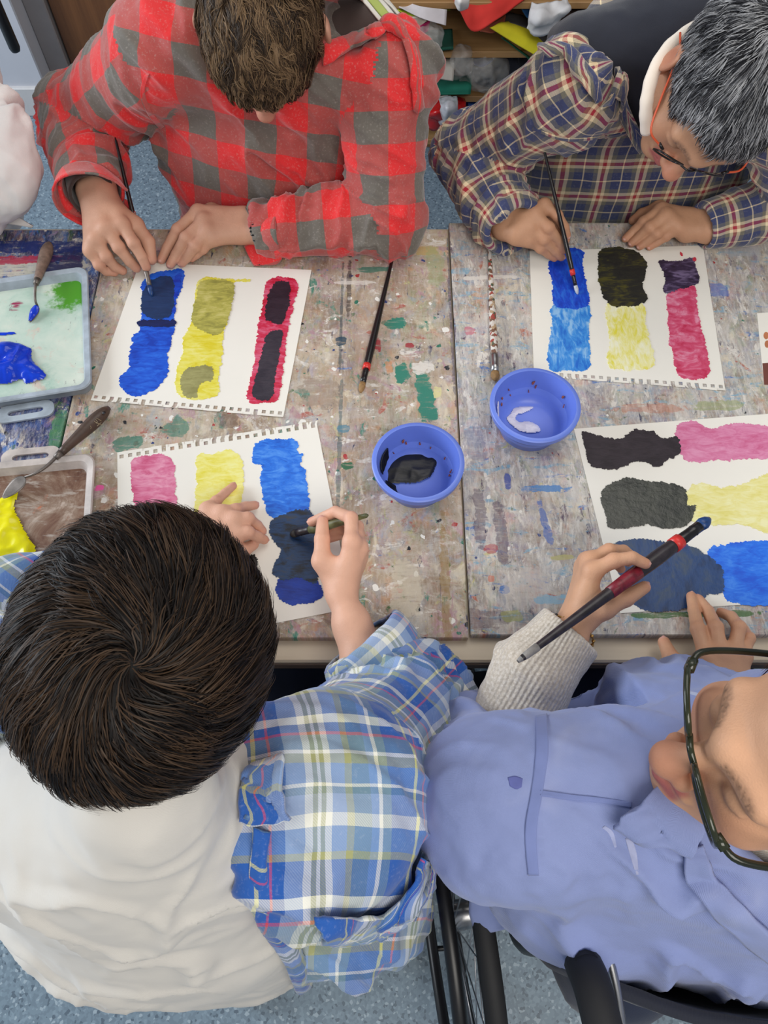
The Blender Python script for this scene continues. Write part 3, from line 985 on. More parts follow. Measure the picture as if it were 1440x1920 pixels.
TEAL, NVY, WHT, CRD, BLU, GRN = srgb(52, 128, 110), srgb(38, 44, 84), srgb(222, 216, 208), srgb(160, 56, 64), srgb(62, 112, 180), srgb(70, 104, 60)
mid = board_mat('paint_crusted_board_taupe', [srgb(136, 112, 90), srgb(168, 148, 124), srgb(188, 170, 146), srgb(208, 194, 172)],
                [(srgb(202, 196, 186), .6, (9, 24, 1)), (srgb(122, 98, 80), .5, (14, 5, 1)), (srgb(186, 170, 158), .5, (60, 8, 1))],
                [(TEAL, .69, (16, 11, 1)), (WHT, .67, (14, 22, 1)), (NVY, .71, (46, 12, 1)), (srgb(172, 96, 84), .70, (14, 18, 1)), (GRN, .72, (24, 20, 1)), (srgb(176, 140, 148), .66, (12, 10, 1)), (BLU, .735, (22, 36, 1)), (srgb(188, 182, 130), .71, (20, 16, 1))],
                [pp(795, 735, 17, 52, .1, TEAL), pp(754, 702, 13, 14, 0, TEAL), pp(745, 606, 17, 11, 0, TEAL), pp(768, 648, 9, 5, 0, CRD), pp(640, 600, 3, 130, 0, srgb(70, 84, 90), .7), pp(636, 860, 4, 210, 0, srgb(60, 92, 96), .6), pp(705, 505, 38, 5, .06, TEAL, .8), pp(654, 550, 5, 60, 0, srgb(80, 70, 66), .8), pp(790, 690, 22, 14, .2, WHT, .9), pp(760, 1100, 26, 60, 0, srgb(206, 196, 176), .7), pp(690, 660, 4, 9, 0, CRD), pp(660, 530, 40, 4, 0, WHT, .7), pp(800, 470, 26, 9, 0, srgb(196, 168, 110), .8), pp(820, 456, 16, 6, 0, WHT, .9), pp(848, 600, 5, 160, 0, NVY, .55), pp(240, 830, 30, 12, .2, TEAL, .8), pp(330, 800, 24, 20, .9, TEAL, .7), pp(430, 790, 18, 14, 0, srgb(110, 84, 74), .6), pp(835, 1100, 9, 130, 0, srgb(150, 120, 60), .55), pp(600, 735, 40, 30, 0, srgb(150, 132, 118), .6), pp(187, 915, 7, 5, 0, srgb(236, 96, 170)), pp(700, 620, 40, 60, 0, srgb(176, 148, 128), .5), pp(300, 480, 40, 10, 0, NVY, .5), pp(610, 470, 60, 10, 0, srgb(120, 100, 96), .6), pp(742, 607, 19, 12, .05, TEAL), pp(757, 700, 14, 17, .3, TEAL), pp(800, 760, 18, 34, 0, TEAL), pp(652, 873, 14, 9, .3, srgb(40, 100, 70)), pp(708, 645, 7, 14, 0, CRD), pp(729, 690, 8, 14, 0, srgb(206, 140, 90), .7), pp(822, 735, 9, 12, 0, srgb(214, 206, 150), .9), pp(815, 500, 18, 40, 0, srgb(150, 170, 120), .45), pp(640, 640, 10, 10, 0, srgb(40, 70, 90), .9), pp(643, 803, 12, 7, 0, srgb(80, 130, 150), .8)], .9, 1, .18)
rgt = board_mat('paint_crusted_board_grey', [srgb(136, 122, 110), srgb(168, 158, 148), srgb(192, 186, 178), srgb(212, 208, 204)],
                [(srgb(214, 210, 206), .7, (26, 9, 1)), (srgb(116, 124, 148), .5, (70, 14, 1)), (srgb(196, 186, 172), .5, (10, 60, 1))],
                [(BLU, .70, (10, 26, 1)), (WHT, .64, (34, 12, 1)), (NVY, .70, (40, 13, 1)), (srgb(86, 66, 92), .70, (30, 9, 1)), (srgb(180, 96, 70), .72, (16, 20, 1)), (srgb(130, 168, 190), .66, (12, 30, 1)), (GRN, .74, (18, 22, 1)), (srgb(198, 190, 110), .73, (14, 14, 1))],
                [pp(1020, 916, 44, 7, .0, srgb(70, 130, 190), .85), pp(1022, 980, 7, 40, .15, srgb(86, 112, 176), .8), pp(900, 970, 12, 60, 0, srgb(84, 66, 92), .6), pp(940, 1010, 12, 60, 0, srgb(90, 74, 96), .6), pp(1055, 1045, 30, 5, .1, srgb(190, 184, 120), .8), pp(921, 1028, 13, 10, 0, srgb(176, 76, 84), .7), pp(946, 1105, 9, 8, 0, BLU, .9), pp(880, 622, 10, 9, 0, srgb(196, 112, 130), .8), pp(1350, 545, 18, 12, 0, srgb(90, 120, 190), .7), pp(1300, 1152, 140, 6, .02, srgb(66, 110, 52), .85), pp(1025, 1158, 90, 12, 0, srgb(84, 120, 140), .5), pp(1350, 760, 50, 9, .05, srgb(150, 160, 100), .6), pp(1220, 765, 70, 8, .0, srgb(190, 120, 90), .5), pp(920, 520, 60, 4, .05, WHT, .85), pp(1100, 505, 40, 5, .0, WHT, .6), pp(985, 1100, 40, 40, 0, srgb(200, 192, 186), .6), pp(1390, 470, 40, 12, 0, srgb(176, 180, 186), .6), pp(1370, 450, 8, 8, 0, CRD, .8), pp(900, 1160, 60, 20, 0, srgb(90, 70, 84), .5), pp(890, 830, 18, 40, 0, srgb(110, 118, 140), .5), pp(1000, 840, 60, 16, 0, srgb(120, 124, 130), .45), pp(1040, 1125, 40, 10, 0, srgb(130, 180, 206), .7), pp(952, 905, 6, 18, 0, srgb(60, 80, 160), .85), pp(922, 1085, 8, 8, 0, srgb(206, 120, 90), .7), pp(960, 1155, 20, 12, 0, srgb(170, 170, 90), .6)], .5, 2, .42)
lft = board_mat('paint_crusted_board_blue', [srgb(40, 46, 84), srgb(54, 66, 116), srgb(92, 108, 150), srgb(170, 174, 182)],
                [(srgb(196, 198, 204), .6, (30, 9, 1)), (srgb(44, 70, 140), .8, (16, 10, 1))],
                [(BLU, .60, (22, 9, 1)), (WHT, .66, (30, 14, 1)), (NVY, .6, (18, 8, 1)), (GRN, .68, (20, 14, 1)), (srgb(150, 120, 170), .70, (14, 14, 1))],
                [pp(60, 505, 120, 18, .0, srgb(208, 204, 190), .85), pp(50, 487, 75, 8, .03, srgb(184, 58, 86), .95), pp(116, 490, 34, 26, .0, srgb(40, 44, 92), .95), pp(40, 463, 120, 11, .0, srgb(36, 52, 118), .9), pp(110, 800, 14, 50, 0, srgb(70, 130, 80), .7)], .7, 3)
for nm, x0, x1, y0, y1, m, lb in (('paint_board', jl + .0015, jr - .0015, by0, ty1 - .02, mid, 'taupe board crusted with paint dabs under the two blue bowls side'), ('paint_board', jr + .0015, .98, by0 + .004, ty1 - .002, rgt, 'greyish white paint-streaked board on the right half of table'), ('paint_board', -1.02, jl - .0015, by0, ty1 - .02, lft, 'blue paint-covered board under the two palette trays')):
    b = tag(obj(nm, box((x0, y0, TZ + .0005), (x1, y1, BT), .0012), m, smooth=False), lb, 'board', 'paint-covered boards on the table')
bpy.data.objects['paint_board']['label'] = 'taupe board crusted with paint dabs in the middle of the table'
# ------------------------------------------------------------------ papers and swatches
M['paper'] = plain('drawing_paper', srgb(240, 236, 226), .8, .015, 12)


def quad_uv(c, s, t):
    c = [np.asarray(a) for a in c]
    return c[0] * (1 - s) * (1 - t) + c[1] * s * (1 - t) + c[2] * s * t + c[3] * (1 - s) * t


def paper(label, px, side, z, seed, nh=24):
    """px = tl, tr, br, bl in the photograph; side: perforated edge"""
    c = [at(x, y, z) for x, y in px]
    cen = sum(c) / 4
    root = empty('painted_paper', cen, label, 'painting', 'painted sheets on the table')
    if side == 'top': c = [c[3], c[2], c[1], c[0]]   # t = 1 is always the perforated edge
    rnd = random.Random(seed)
    V, F = [], []

    def cell(s0, s1, t0, t1, lift=0.0, sk=0.0):
        n = len(V)
        for s, t, l in ((s0, t0, 0), (s1, t0, 0), (s1 + sk, t1, lift), (s0 + sk, t1, lift)):
            p = quad_uv(c, s, t)
            V.append((p[0], p[1], p[2] + l + .0016 * max(0, t - .8)))
        F.append((n, n + 1, n + 2, n + 3))

    T0 = .965 if side else 1.0
    for i in range(8):
        for j in range(8):
            cell(i / 8, (i + 1) / 8, T0 * j / 8, T0 * (j + 1) / 8)
    if side:
        for i in range(nh):
            s0, s1 = i / nh, (i + 1) / nh
            a, b = s0 + .26 / nh, s0 + .74 / nh
            l1 = rnd.random() * .0015
            cell(s0, a, T0, .985)
            cell(b, s1, T0, .985)
            torn = rnd.random() < .45
            sk = rnd.uniform(-.006, .008) if torn else 0
            cell(s0, a, .985, 1.0, l1, sk)
            cell(b, s1, .985, 1.0, l1, sk)
            if not torn: cell(a, b, .985, 1.0, l1)
    V2 = [(x, y, zz - .0004) for x, y, zz in V]
    n = len(V)
    flip = side == 'top'
    Fa = [f[::-1] if not flip else f for f in F]
    Fb = [tuple(i + n for i in f[::-1]) for f in Fa]
    obj('sheet', (V + V2, Fa + Fb), M['paper'], root, False)
    return root


def swatch(root, pts, org, scale, z, cols, seed, rough=.42, amp=.0011, rot=0.0, stretch=(1, 3, 1), sc=60, bump=.3, name='paint_swatch', lo=.3, hi=.7):
    P = np.array([at(org[0] + x / scale, org[1] + y / scale, z) for x, y in pts])
    Q = []
    n = len(P)
    for i in range(n):
        a, b, c_, d = P[i - 1], P[i], P[(i + 1) % n], P[(i + 2) % n]
        m = max(2, int(np.linalg.norm(c_ - b) / .0012))
        for k in range(m):
            f = k / m
            Q.append(.5 * (2 * b + (c_ - a) * f + (2 * a - 5 * b + 4 * c_ - d) * f ** 2 + (3 * b - a - 3 * c_ + d) * f ** 3))
    Q = np.array(Q)
    t = nrm(np.roll(Q, -1, 0) - np.roll(Q, 1, 0))
    nn = np.stack([t[:, 1], -t[:, 0], 0 * t[:, 0]], -1)
    Q = Q + nn * (amp * (1.6 * fbm(Q * 70, seed + 7, 2) + 1.2 * fbm(Q * 220, seed, 2) + 1.1 * fbm(Q * 700, seed + 3, 2)))[:, None] * 1.7
    Q[:, 2] = z
    m = paint('swatch_paint', cols, sc, stretch, rot, rough, bump, lo, hi)
    return obj(name, prism([(q[0], q[1]) for q in Q], z - .0003, z + .00015 + (seed * 37 % 11) * .00003), m, root, False)


ZP = BT + .0008
S_ = srgb
p1 = paper('sheet with blue, yellow and red-black strips under the red plaid painter hands', [(262, 492), (584, 506), (531, 783), (170, 751)], 'bottom', ZP, 3)
o3 = ((0, 420), 2.25)
swatch(p1, [(655, 205), (770, 193), (765, 260), (742, 330), (735, 430), (715, 520), (705, 560), (708, 620), (690, 660), (650, 700), (585, 728), (525, 705), (505, 650), (540, 610), (545, 560), (560, 480), (590, 440), (597, 330), (600, 250)], *o3, ZP + .0004, [S_(12, 60, 176), S_(22, 84, 208), S_(40, 110, 226)], 1)
swatch(p1, [(650, 230), (725, 225), (737, 300), (722, 380), (660, 402), (605, 380), (598, 300), (625, 250)], *o3, ZP + .0008, [S_(18, 44, 84), S_(28, 58, 104)], 2)
swatch(p1, [(590, 408), (730, 406), (730, 432), (660, 435), (588, 428)], *o3, ZP + .0008, [S_(8, 22, 66), S_(14, 34, 96)], 3)
swatch(p1, [(735, 225), (768, 215), (745, 330), (735, 380), (725, 320)], *o3, ZP + .0010, [S_(10, 46, 170), S_(20, 80, 210)], 33)
swatch(p1, [(870, 225), (980, 235), (1050, 232), (1048, 243), (985, 252), (975, 330), (945, 460), (935, 560), (922, 640), (918, 720), (830, 742), (755, 720), (745, 620), (765, 560), (775, 480), (810, 410), (820, 330), (830, 260)], *o3, ZP + .0004, [S_(222, 206, 40), S_(232, 222, 92), S_(238, 232, 140)], 4)
swatch(p1, [(850, 240), (975, 245), (980, 330), (940, 450), (890, 465), (820, 430), (810, 380), (830, 300)], *o3, ZP + .0008, [S_(150, 146, 70), S_(184, 178, 86), S_(206, 198, 120)], 5)
swatch(p1, [(800, 605), (890, 600), (895, 660), (860, 668), (835, 690), (825, 730), (775, 725), (763, 650)], *o3, ZP + .0008, [S_(140, 136, 84), S_(170, 166, 110)], 6)
swatch(p1, [(1135, 235), (1250, 235), (1245, 330), (1215, 440), (1200, 560), (1180, 690), (1165, 745), (1110, 755), (1045, 735), (1070, 600), (1085, 470), (1110, 330)], *o3, ZP + .0004, [S_(186, 20, 46), S_(208, 50, 84), S_(220, 110, 140)], 7)
swatch(p1, [(1160, 250), (1220, 248), (1222, 310), (1195, 410), (1150, 415), (1120, 385), (1130, 310)], *o3, ZP + .0008, [S_(36, 26, 38), S_(54, 42, 54)], 8)
swatch(p1, [(1150, 450), (1185, 450), (1190, 500), (1165, 620), (1145, 735), (1090, 738), (1068, 700), (1100, 560), (1120, 480)], *o3, ZP + .0008, [S_(40, 36, 48), S_(62, 56, 66)], 9)

p2 = paper('sheet with pink, pale yellow and blue-black strips under the dark-haired painter hands', [(220, 849), (593, 790), (661, 1140), (222, 1226)], 'top', ZP, 5)
o4 = ((0, 740), 2.0)
swatch(p2, [(500, 245), (560, 228), (640, 235), (655, 330), (660, 430), (640, 480), (530, 480), (500, 380), (490, 300)], *o4, ZP + .0004, [S_(202, 84, 124), S_(220, 124, 158), S_(232, 160, 184)], 11)
swatch(p2, [(745, 230), (800, 222), (870, 208), (905, 240), (915, 300), (900, 420), (850, 480), (740, 480), (735, 330)], *o4, ZP + .0004, [S_(232, 220, 70), S_(240, 232, 126), S_(244, 240, 160)], 12)
swatch(p2, [(960, 180), (1060, 163), (1115, 175), (1118, 215), (1140, 220), (1128, 265), (1148, 290), (1155, 350), (1160, 430), (1100, 450), (1020, 460), (990, 400), (975, 330), (980, 270), (945, 250)], *o4, ZP + .0004, [S_(16, 86, 196), S_(34, 116, 226), S_(80, 150, 240)], 13)
swatch(p2, [(1050, 685), (1120, 670), (1190, 690), (1208, 760), (1130, 785), (1060, 780), (1038, 740)], *o4, ZP + .0004, [S_(14, 40, 130), S_(22, 62, 170)], 15)
swatch(p2, [(1040, 460), (1090, 440), (1130, 432), (1175, 450), (1185, 520), (1185, 600), (1192, 700), (1120, 692), (1050, 690), (1022, 655), (1050, 590), (1035, 555), (1008, 520), (1015, 480)], *o4, ZP + .0008, [S_(24, 28, 38), S_(30, 62, 104), S_(58, 62, 70)], 14, sc=45)
swatch(p2, [(850, 625), (950, 600), (962, 650), (945, 700), (985, 760), (990, 800), (900, 790), (840, 700)], *o4, ZP + .0004, [S_(24, 24, 26), S_(44, 44, 42)], 16)

p3 = paper('sheet with blue, black-yellow and purple-pink strips before the grey-haired painter', [(993, 471), (1318, 460), (1360, 733), (1001, 705)], 'bottom', ZP, 7)
o5 = ((620, 420), 1.756)
swatch(p3, [(722, 118), (790, 80), (835, 95), (830, 130), (838, 180), (845, 268), (740, 270), (728, 190)], *o5, ZP + .0004, [S_(10, 54, 176), S_(20, 74, 206), S_(40, 112, 224)], 21, stretch=(3, 1, 1))
swatch(p3, [(735, 265), (845, 265), (850, 350), (852, 470), (790, 482), (722, 478), (718, 400), (728, 320)], *o5, ZP + .0004, [S_(26, 106, 206), S_(60, 146, 226), S_(146, 194, 238)], 22, stretch=(3, 1, 1))
swatch(p3, [(910, 262), (1025, 260), (1040, 340), (1065, 440), (1050, 475), (960, 480), (912, 465), (920, 380)], *o5, ZP + .0004, [S_(230, 220, 70), S_(240, 234, 160), S_(246, 244, 214)], 24, stretch=(3, 1, 1))
swatch(p3, [(890, 88), (990, 85), (1040, 130), (1030, 200), (1035, 255), (960, 272), (905, 255), (885, 200)], *o5, ZP + .0008, [S_(24, 24, 22), S_(36, 36, 28), S_(80, 76, 20)], 23, rough=.6)
swatch(p3, [(1115, 215), (1195, 205), (1210, 300), (1235, 400), (1242, 500), (1150, 500), (1125, 430), (1112, 330)], *o5, ZP + .0004, [S_(196, 36, 80), S_(214, 82, 120), S_(230, 150, 176)], 26, stretch=(1, 2, 1))
swatch(p3, [(1085, 125), (1150, 122), (1190, 110), (1205, 150), (1210, 195), (1150, 215), (1098, 225), (1105, 180)], *o5, ZP + .0008, [S_(34, 24, 46), S_(58, 44, 74), S_(120, 104, 140)], 25)
for q in ([(1150, 92), (1158, 98), (1157, 105), (1151, 100)], [(1193, 112), (1202, 110), (1203, 120), (1194, 122)]):
    swatch(p3, q, *o5, ZP + .0006, [S_(200, 40, 60), S_(210, 60, 80)], 27, amp=.0004, name='paint_drop')

p4 = paper('sheet with purple-pink, black-yellow and blue bands at the right edge', [(1076, 804), (1478, 773), (1585, 1120), (1163, 1150)], None, ZP, 9)
o6 = ((800, 760), 2.25)
swatch(p4, [(1055, 90), (1120, 65), (1200, 95), (1300, 75), (1440, 90), (1500, 110), (1500, 215), (1350, 225), (1250, 230), (1160, 240), (1090, 225), (1060, 180)], *o6, ZP + .0004, [S_(204, 96, 140), S_(216, 124, 164), S_(226, 150, 184)], 32)
swatch(p4, [(655, 115), (720, 125), (810, 140), (880, 100), (950, 110), (1000, 140), (1055, 130), (1064, 200), (1000, 240), (980, 262), (900, 235), (800, 265), (720, 265), (680, 240), (670, 170)], *o6, ZP + .0008, [S_(34, 24, 32), S_(52, 42, 50)], 31, rough=.6)
swatch(p4, [(1090, 370), (1160, 325), (1260, 350), (1440, 290), (1500, 280), (1500, 530), (1360, 510), (1250, 505), (1130, 490), (1100, 430)], *o6, ZP + .0004, [S_(226, 216, 120), S_(234, 226, 150), S_(240, 236, 180)], 34)
swatch(p4, [(750, 345), (830, 310), (930, 320), (1080, 345), (1100, 420), (1135, 420), (1130, 450), (1100, 500), (1000, 520), (940, 500), (860, 515), (770, 510), (755, 450), (735, 400)], *o6, ZP + .001, [S_(34, 38, 34), S_(60, 62, 54)], 33, rough=.32, bump=.9, sc=40, stretch=(1, 1, 1))
swatch(p4, [(1190, 610), (1300, 580), (1440, 570), (1500, 570), (1520, 815), (1300, 835), (1255, 790), (1230, 700)], *o6, ZP + .0004, [S_(14, 86, 214), S_(26, 112, 232), S_(60, 136, 240)], 36)
swatch(p4, [(790, 595), (880, 565), (1000, 575), (1100, 590), (1200, 640), (1250, 700), (1245, 790), (1180, 800), (1100, 850), (980, 868), (880, 850), (830, 760)], *o6, ZP + .0008, [S_(20, 46, 84), S_(30, 66, 116), S_(62, 78, 100)], 35, sc=30, stretch=(2, 1, 1))


# ------------------------------------------------------------------ bowls
def bowl(label, cx, cy, wpx, z_r):
    c = at(cx, cy, z_r)
    r = .5 * np.linalg.norm(at(cx - wpx / 2, cy, z_r) - at(cx + wpx / 2, cy, z_r))
    h = z_r - BT
    root = empty('plastic_bowl', (c[0], c[1], BT), label, 'bowl', 'blue plastic paint bowls')
    rb = r * .64
    prof = [(0, 0.001), (rb - .004, 0.001), (rb, 0.0), (rb + .003, .003), (r * .90, h - .013), (r * .92, h - .012), (r, h - .012), (r + .001, h - .002), (r - .001, h), (r - .006, h), (r * .905 - .003, h - .012), (r * .80, h * .42), (rb + .004, .009), (rb - .006, .0045), (0, .004)]
    obj('bowl_body', lathe(prof, (c[0], c[1], BT), 72), M['bowl'], root, True, 50)
    return root, np.array([c[0], c[1], BT]), r, rb, h


M['bowl'] = plain('periwinkle_plastic', S_(106, 131, 220), .38, .05, 15, Subsurface_Weight=0.0)


def inwall(c, r, rb, h, pol, off=.0012):
    """points on the inside of a bowl from (angle deg, height fraction / or negative: floor radius fraction)"""
    out = []
    for a, q in pol:
        a = math.radians(a)
        if q <= 0:
            rr, z = (rb - .006) * (-q), .0045
        else:
            z = .009 + q * (h - .025)
            rr = (rb + .004) + (r * .905 - .003 - rb - .004) * ((z - .009) / (h - .021)) ** .92
        out.append(c + np.array([math.cos(a) * (rr - off), math.sin(a) * (rr - off), z + off]))
    return out


def wallpatch(name, root, c, r, rb, h, rows, mat, seed, wr=.0015):
    R = [inwall(c, r, rb, h, row) for row in rows]
    return sheet(name, R, mat, root, .0016, 26, 26, wr, seed, 70)


b1, c1, r1, rb1, h1 = bowl('blue plastic bowl with a puddle of black paint', 784, 864, 172, .815)
M['black_paint'] = paint('wet_black_paint', [S_(6, 6, 9), S_(15, 15, 20)], 30, (1, 2, 1), .4, .42, .4)
M['white_paint'] = paint('wet_white_paint', [S_(216, 210, 220), S_(240, 236, 240)], 40, (1, 2, 1), .4, .3, .9)


def blob(name, root, pts, org, sc, z, h, mat, seed, vox=.0015, edge=.006):
    P = np.array([at(org[0] + x / sc, org[1] + y / sc, z)[:2] for x, y in pts])
    P = catmull(np.vstack([P, P[:1]]), len(P) * 8)[:-1]
    P += np.stack([fbm(np.c_[P * 90, P[:, :1] * 0], seed), fbm(np.c_[P * 90, P[:, :1] * 0 + 5], seed)], -1) * .0025
    lo, hi = P.min(0) - vox, P.max(0) + vox
    xs, ys = np.arange(lo[0], hi[0], vox), np.arange(lo[1], hi[1], vox)
    X, Y = np.meshgrid(xs, ys, indexing='ij')
    ins = np.zeros(X.shape, bool)
    dist = np.full(X.shape, 9.0)
    n = len(P)
    for i in range(n):
        a, b = P[i], P[(i + 1) % n]
        cnd = (a[1] > Y) != (b[1] > Y)
        with np.errstate(divide='ignore', invalid='ignore'):
            xi = (b[0] - a[0]) * (Y - a[1]) / (b[1] - a[1]) + a[0]
        ins ^= cnd & (X < xi)
        ab = b - a
        t = np.clip(((X - a[0]) * ab[0] + (Y - a[1]) * ab[1]) / (ab @ ab + 1e-12), 0, 1)
        dist = np.minimum(dist, np.hypot(X - a[0] - t * ab[0], Y - a[1] - t * ab[1]))
    H = np.sqrt(np.clip(dist / edge, 0, 1)) * h * (.55 + .6 * ridged(np.stack([X * 30, Y * 30, X * 0 + seed], -1), seed, 2))
    H = np.where(ins, np.maximum(H, .0004), 0)
    idx = np.full(X.shape, -1)
    idx[ins] = np.arange(ins.sum())
    for _ in range(3):
        H[1:-1, 1:-1] = np.where(ins[1:-1, 1:-1], (H[1:-1, 1:-1] * 2 + H[:-2, 1:-1] + H[2:, 1:-1] + H[1:-1, :-2] + H[1:-1, 2:]) / 6, 0)
    V = np.stack([X[ins], Y[ins], z + H[ins]], -1)
    q = np.stack([idx[:-1, :-1], idx[1:, :-1], idx[1:, 1:], idx[:-1, 1:]], -1).reshape(-1, 4)
    q = q[(q >= 0).all(1)]
    return obj_np(name, V, q, mat, root)


blob('black_paint_puddle', b1, [(178, 800), (222, 762), (290, 752), (322, 768), (338, 742), (356, 765), (352, 792), (330, 832), (285, 850), (230, 856), (188, 856), (172, 828)], (620, 420), 1.756, BT + .006, .005, M['black_paint'], 4)
wallpatch('black_paint_smear', b1, c1, r1, rb1, h1, [[(148, .5), (158, .42), (176, .5), (186, .6)], [(144, .95), (158, .98), (174, .98), (184, .9)]], M['black_paint'], 5)
wallpatch('black_paint_smear', b1, c1, r1, rb1, h1, [[(195, -.95), (215, -.98), (235, -.95)], [(185, .12), (205, .25), (230, .1)]], M['black_paint'], 6)
b2, c2, r2, rb2, h2 = bowl('blue plastic bowl with streaks of white paint', 1004, 757, 168, .815)
wallpatch('white_paint_smear', b2, c2, r2, rb2, h2, [[(172, .9), (168, .85), (162, .92)], [(186, .45), (176, .4), (168, .5)], [(200, .12), (188, .05), (176, .1)], [(215, .02), (205, -.9), (190, -.92)]], M['white_paint'], 7, .001)
blob('white_paint_streak', b2, [(575, 640), (600, 610), (650, 600), (668, 606), (640, 622), (610, 632), (620, 650), (660, 650), (690, 680), (640, 690), (595, 665)], (620, 420), 1.756, BT + .0055, .004, M['white_paint'], 8)
DRP = plain('paint_fleck', S_(150, 80, 60), .5, .2)
for bb, (c, r, rb, h) in ((b1, (c1, r1, rb1, h1)), (b2, (c2, r2, rb2, h2))):
    rr = random.Random(int(c[0] * 1000))
    for i in range(9):
        a = rr.uniform(-10, 175)
        q = rr.uniform(.2, .9)
        w = rr.uniform(1, 3)
        wallpatch('paint_fleck', bb, c, r, rb, h, [[(a, q), (a + w, q)], [(a + rr.uniform(-3, 3), q + .06 + rr.random() * .1), (a + w, q + .1)]], DRP, i, 0)


# ------------------------------------------------------------------ palette trays
def rrect(w, h, r, n=6):
    pts = []
    for cx, cy, a0 in ((w - r, h - r, 0), (-w + r, h - r, 90), (-w + r, -h + r, 180), (w - r, -h + r, 270)):
        for i in range(n + 1):
            a = math.radians(a0 + 90 * i / n)
            pts.append((cx + r * math.cos(a), cy + r * math.sin(a)))
    return pts


def tray(label, c, ux, w, h, wallm, floorm, tab):
    """tray centred at c, long axis ux"""
    X = nrm(ux)
    Y = np.array([-X[1], X[0], 0])
    root = empty('palette_tray', (c[0], c[1], BT), label, 'tray', 'palette trays')

    def lift(loop, z): return [tuple(np.array([c[0], c[1], 0]) + X * x + Y * y + np.array([0, 0, BT + z])) for x, y in loop]
    loops = [(rrect(w, h, .016), .0005), (rrect(w + .003, h + .003, .019), .016), (rrect(w + .005, h + .005, .02), .018), (rrect(w + .003, h + .003, .019), .0195), (rrect(w - .006, h - .006, .014), .0175), (rrect(w - .012, h - .012, .012), .004)]
    V, F = [], []
    for l, z in loops: V += lift(l, z)
    n = len(loops[0][0])
    for i in range(len(loops) - 1):
        for j in range(n):
            F.append((i * n + j, i * n + (j + 1) % n, (i + 1) * n + (j + 1) % n, (i + 1) * n + j))
    F.append(tuple(range(n - 1, -1, -1)))
    obj('tray_wall', (V, F), wallm, root, True, 40)
    V = lift(rrect(w - .0115, h - .0115, .012), .0042)
    obj('tray_floor', (V, [tuple(range(n))]), floorm, root, False)
    ty, tx = tab
    o = rrect(.045, .016, .014)
    i_ = [(x * .62, y * .32) for x, y in rrect(.045, .016, .014)]
    i_ = [(x, y * (1.7 if abs(x) < .012 else 1)) for x, y in i_]
    V, F = [], []
    for l, z in ((o, .001), (o, .0045), (i_, .0045), (i_, .001)):
        V += lift([(x + tx, y + ty) for x, y in l], z)
    for a in range(4):
        b = (a + 1) % 4
        for j in range(n): F.append((a * n + j, a * n + (j + 1) % n, b * n + (j + 1) % n, b * n + j))
    obj('hanging_tab', (V, F), wallm, root, True, 40)
    return root


t = NT('paint_smeared_palette_green')
co = t.coord()
col = t.ramp(t.noise(co, 9, 5, .65, .5), [(.3, S_(150, 186, 168)), (.5, S_(190, 208, 194)), (.7, S_(214, 220, 206))])
col = t.mix(t.step(t.noise(co, 22, 5, .7, .6), .56, .70), col, S_(206, 190, 176))
col = t.mix(t.step(t.noise(t.coord('Object', (60, 22, 1), (3, 1, 0), .6), 1, 7, .75), .60, .68), col, S_(112, 104, 110))
col = t.mix(t.step(t.noise(co, 7, 6, .7, .6), .54, .74), col, S_(140, 182, 166))
pg = at(140, 548, BT)
d = t.n('ShaderNodeVectorMath', {0: co, 1: tuple(pg)}, operation='DISTANCE').outputs['Value']
d = t.math('MULTIPLY_ADD', t.noise(co, 45, 4, .7), .09, d)
col = t.mix(t.step(d, .095, .07), col, S_(76, 152, 30))
pm = at(32, 577, BT)
d = t.n('ShaderNodeVectorMath', {0: co, 1: tuple(pm)}, operation='DISTANCE').outputs['Value']
d = t.math('MULTIPLY_ADD', t.noise(t.coord('Object', (30, 120, 1)), 1, 3), .03, d)
col = t.mix(t.step(d, .028, .022), col, S_(150, 46, 84))
M['pal_green'] = t.out(col, .35)
t = NT('paint_smeared_palette_brown')
co = t.coord()
col = t.ramp(t.noise(co, 14, 8, .74, .9), [(.34, S_(84, 50, 40)), (.46, S_(122, 90, 72)), (.56, S_(146, 122, 104)), (.68, S_(206, 188, 174))])
col = t.mix(t.step(t.noise(t.coord('Object', (20, 90, 1)), 1, 6, .7), .52, .64), col, S_(176, 162, 150))
col = t.mix(t.step(t.noise(co, 14, 5, .7), .62, .7), col, S_(190, 112, 78))
M['pal_brown'] = t.out(col, .4)
M['tray_plastic_a'] = plain('cloudy_blue_grey_plastic', S_(158, 168, 178), .35, .3, 22)
M['tray_plastic_b'] = plain('cloudy_white_plastic', S_(198, 188, 182), .35, .26, 25)
q = at(164, 517, BT), at(176, 736, BT), at(0, 541, BT)
ux = nrm(q[0] - q[2])
Hh = np.linalg.norm(q[1] - q[0]) / 2
Wd = .15
cen = (q[0] + q[1]) / 2 - ux * Wd
tr1 = tray('greenish palette tray with a heap of blue paint', cen, ux, Wd, Hh, M['tray_plastic_a'], M['pal_green'], (-Hh - .019, float((at(50, 765, BT) - cen) @ ux)))
q2 = at(180, 866, BT), at(0, 884, BT)
ux2 = nrm(q2[0] - q2[1])
uy2 = np.array([-ux2[1], ux2[0], 0])
cen2 = q2[0] - ux2 * Wd - uy2 * Hh
tr2 = tray('brownish palette tray with a pool of yellow paint', cen2, ux2, Wd, Hh, M['tray_plastic_b'], M['pal_brown'], (Hh + .019, float((at(58, 868, BT) - cen2) @ ux2)))
M['blue_paint'] = paint('thick_blue_paint', [S_(6, 44, 176), S_(14, 66, 214)], 30, (1, 1, 1), 0, .16, .5)
M['yellow_paint'] = paint('thick_yellow_paint', [S_(232, 222, 0), S_(246, 238, 12)], 20, (1, 1, 1), 0, .25, .4)
og = ((0, 430), 2.782)
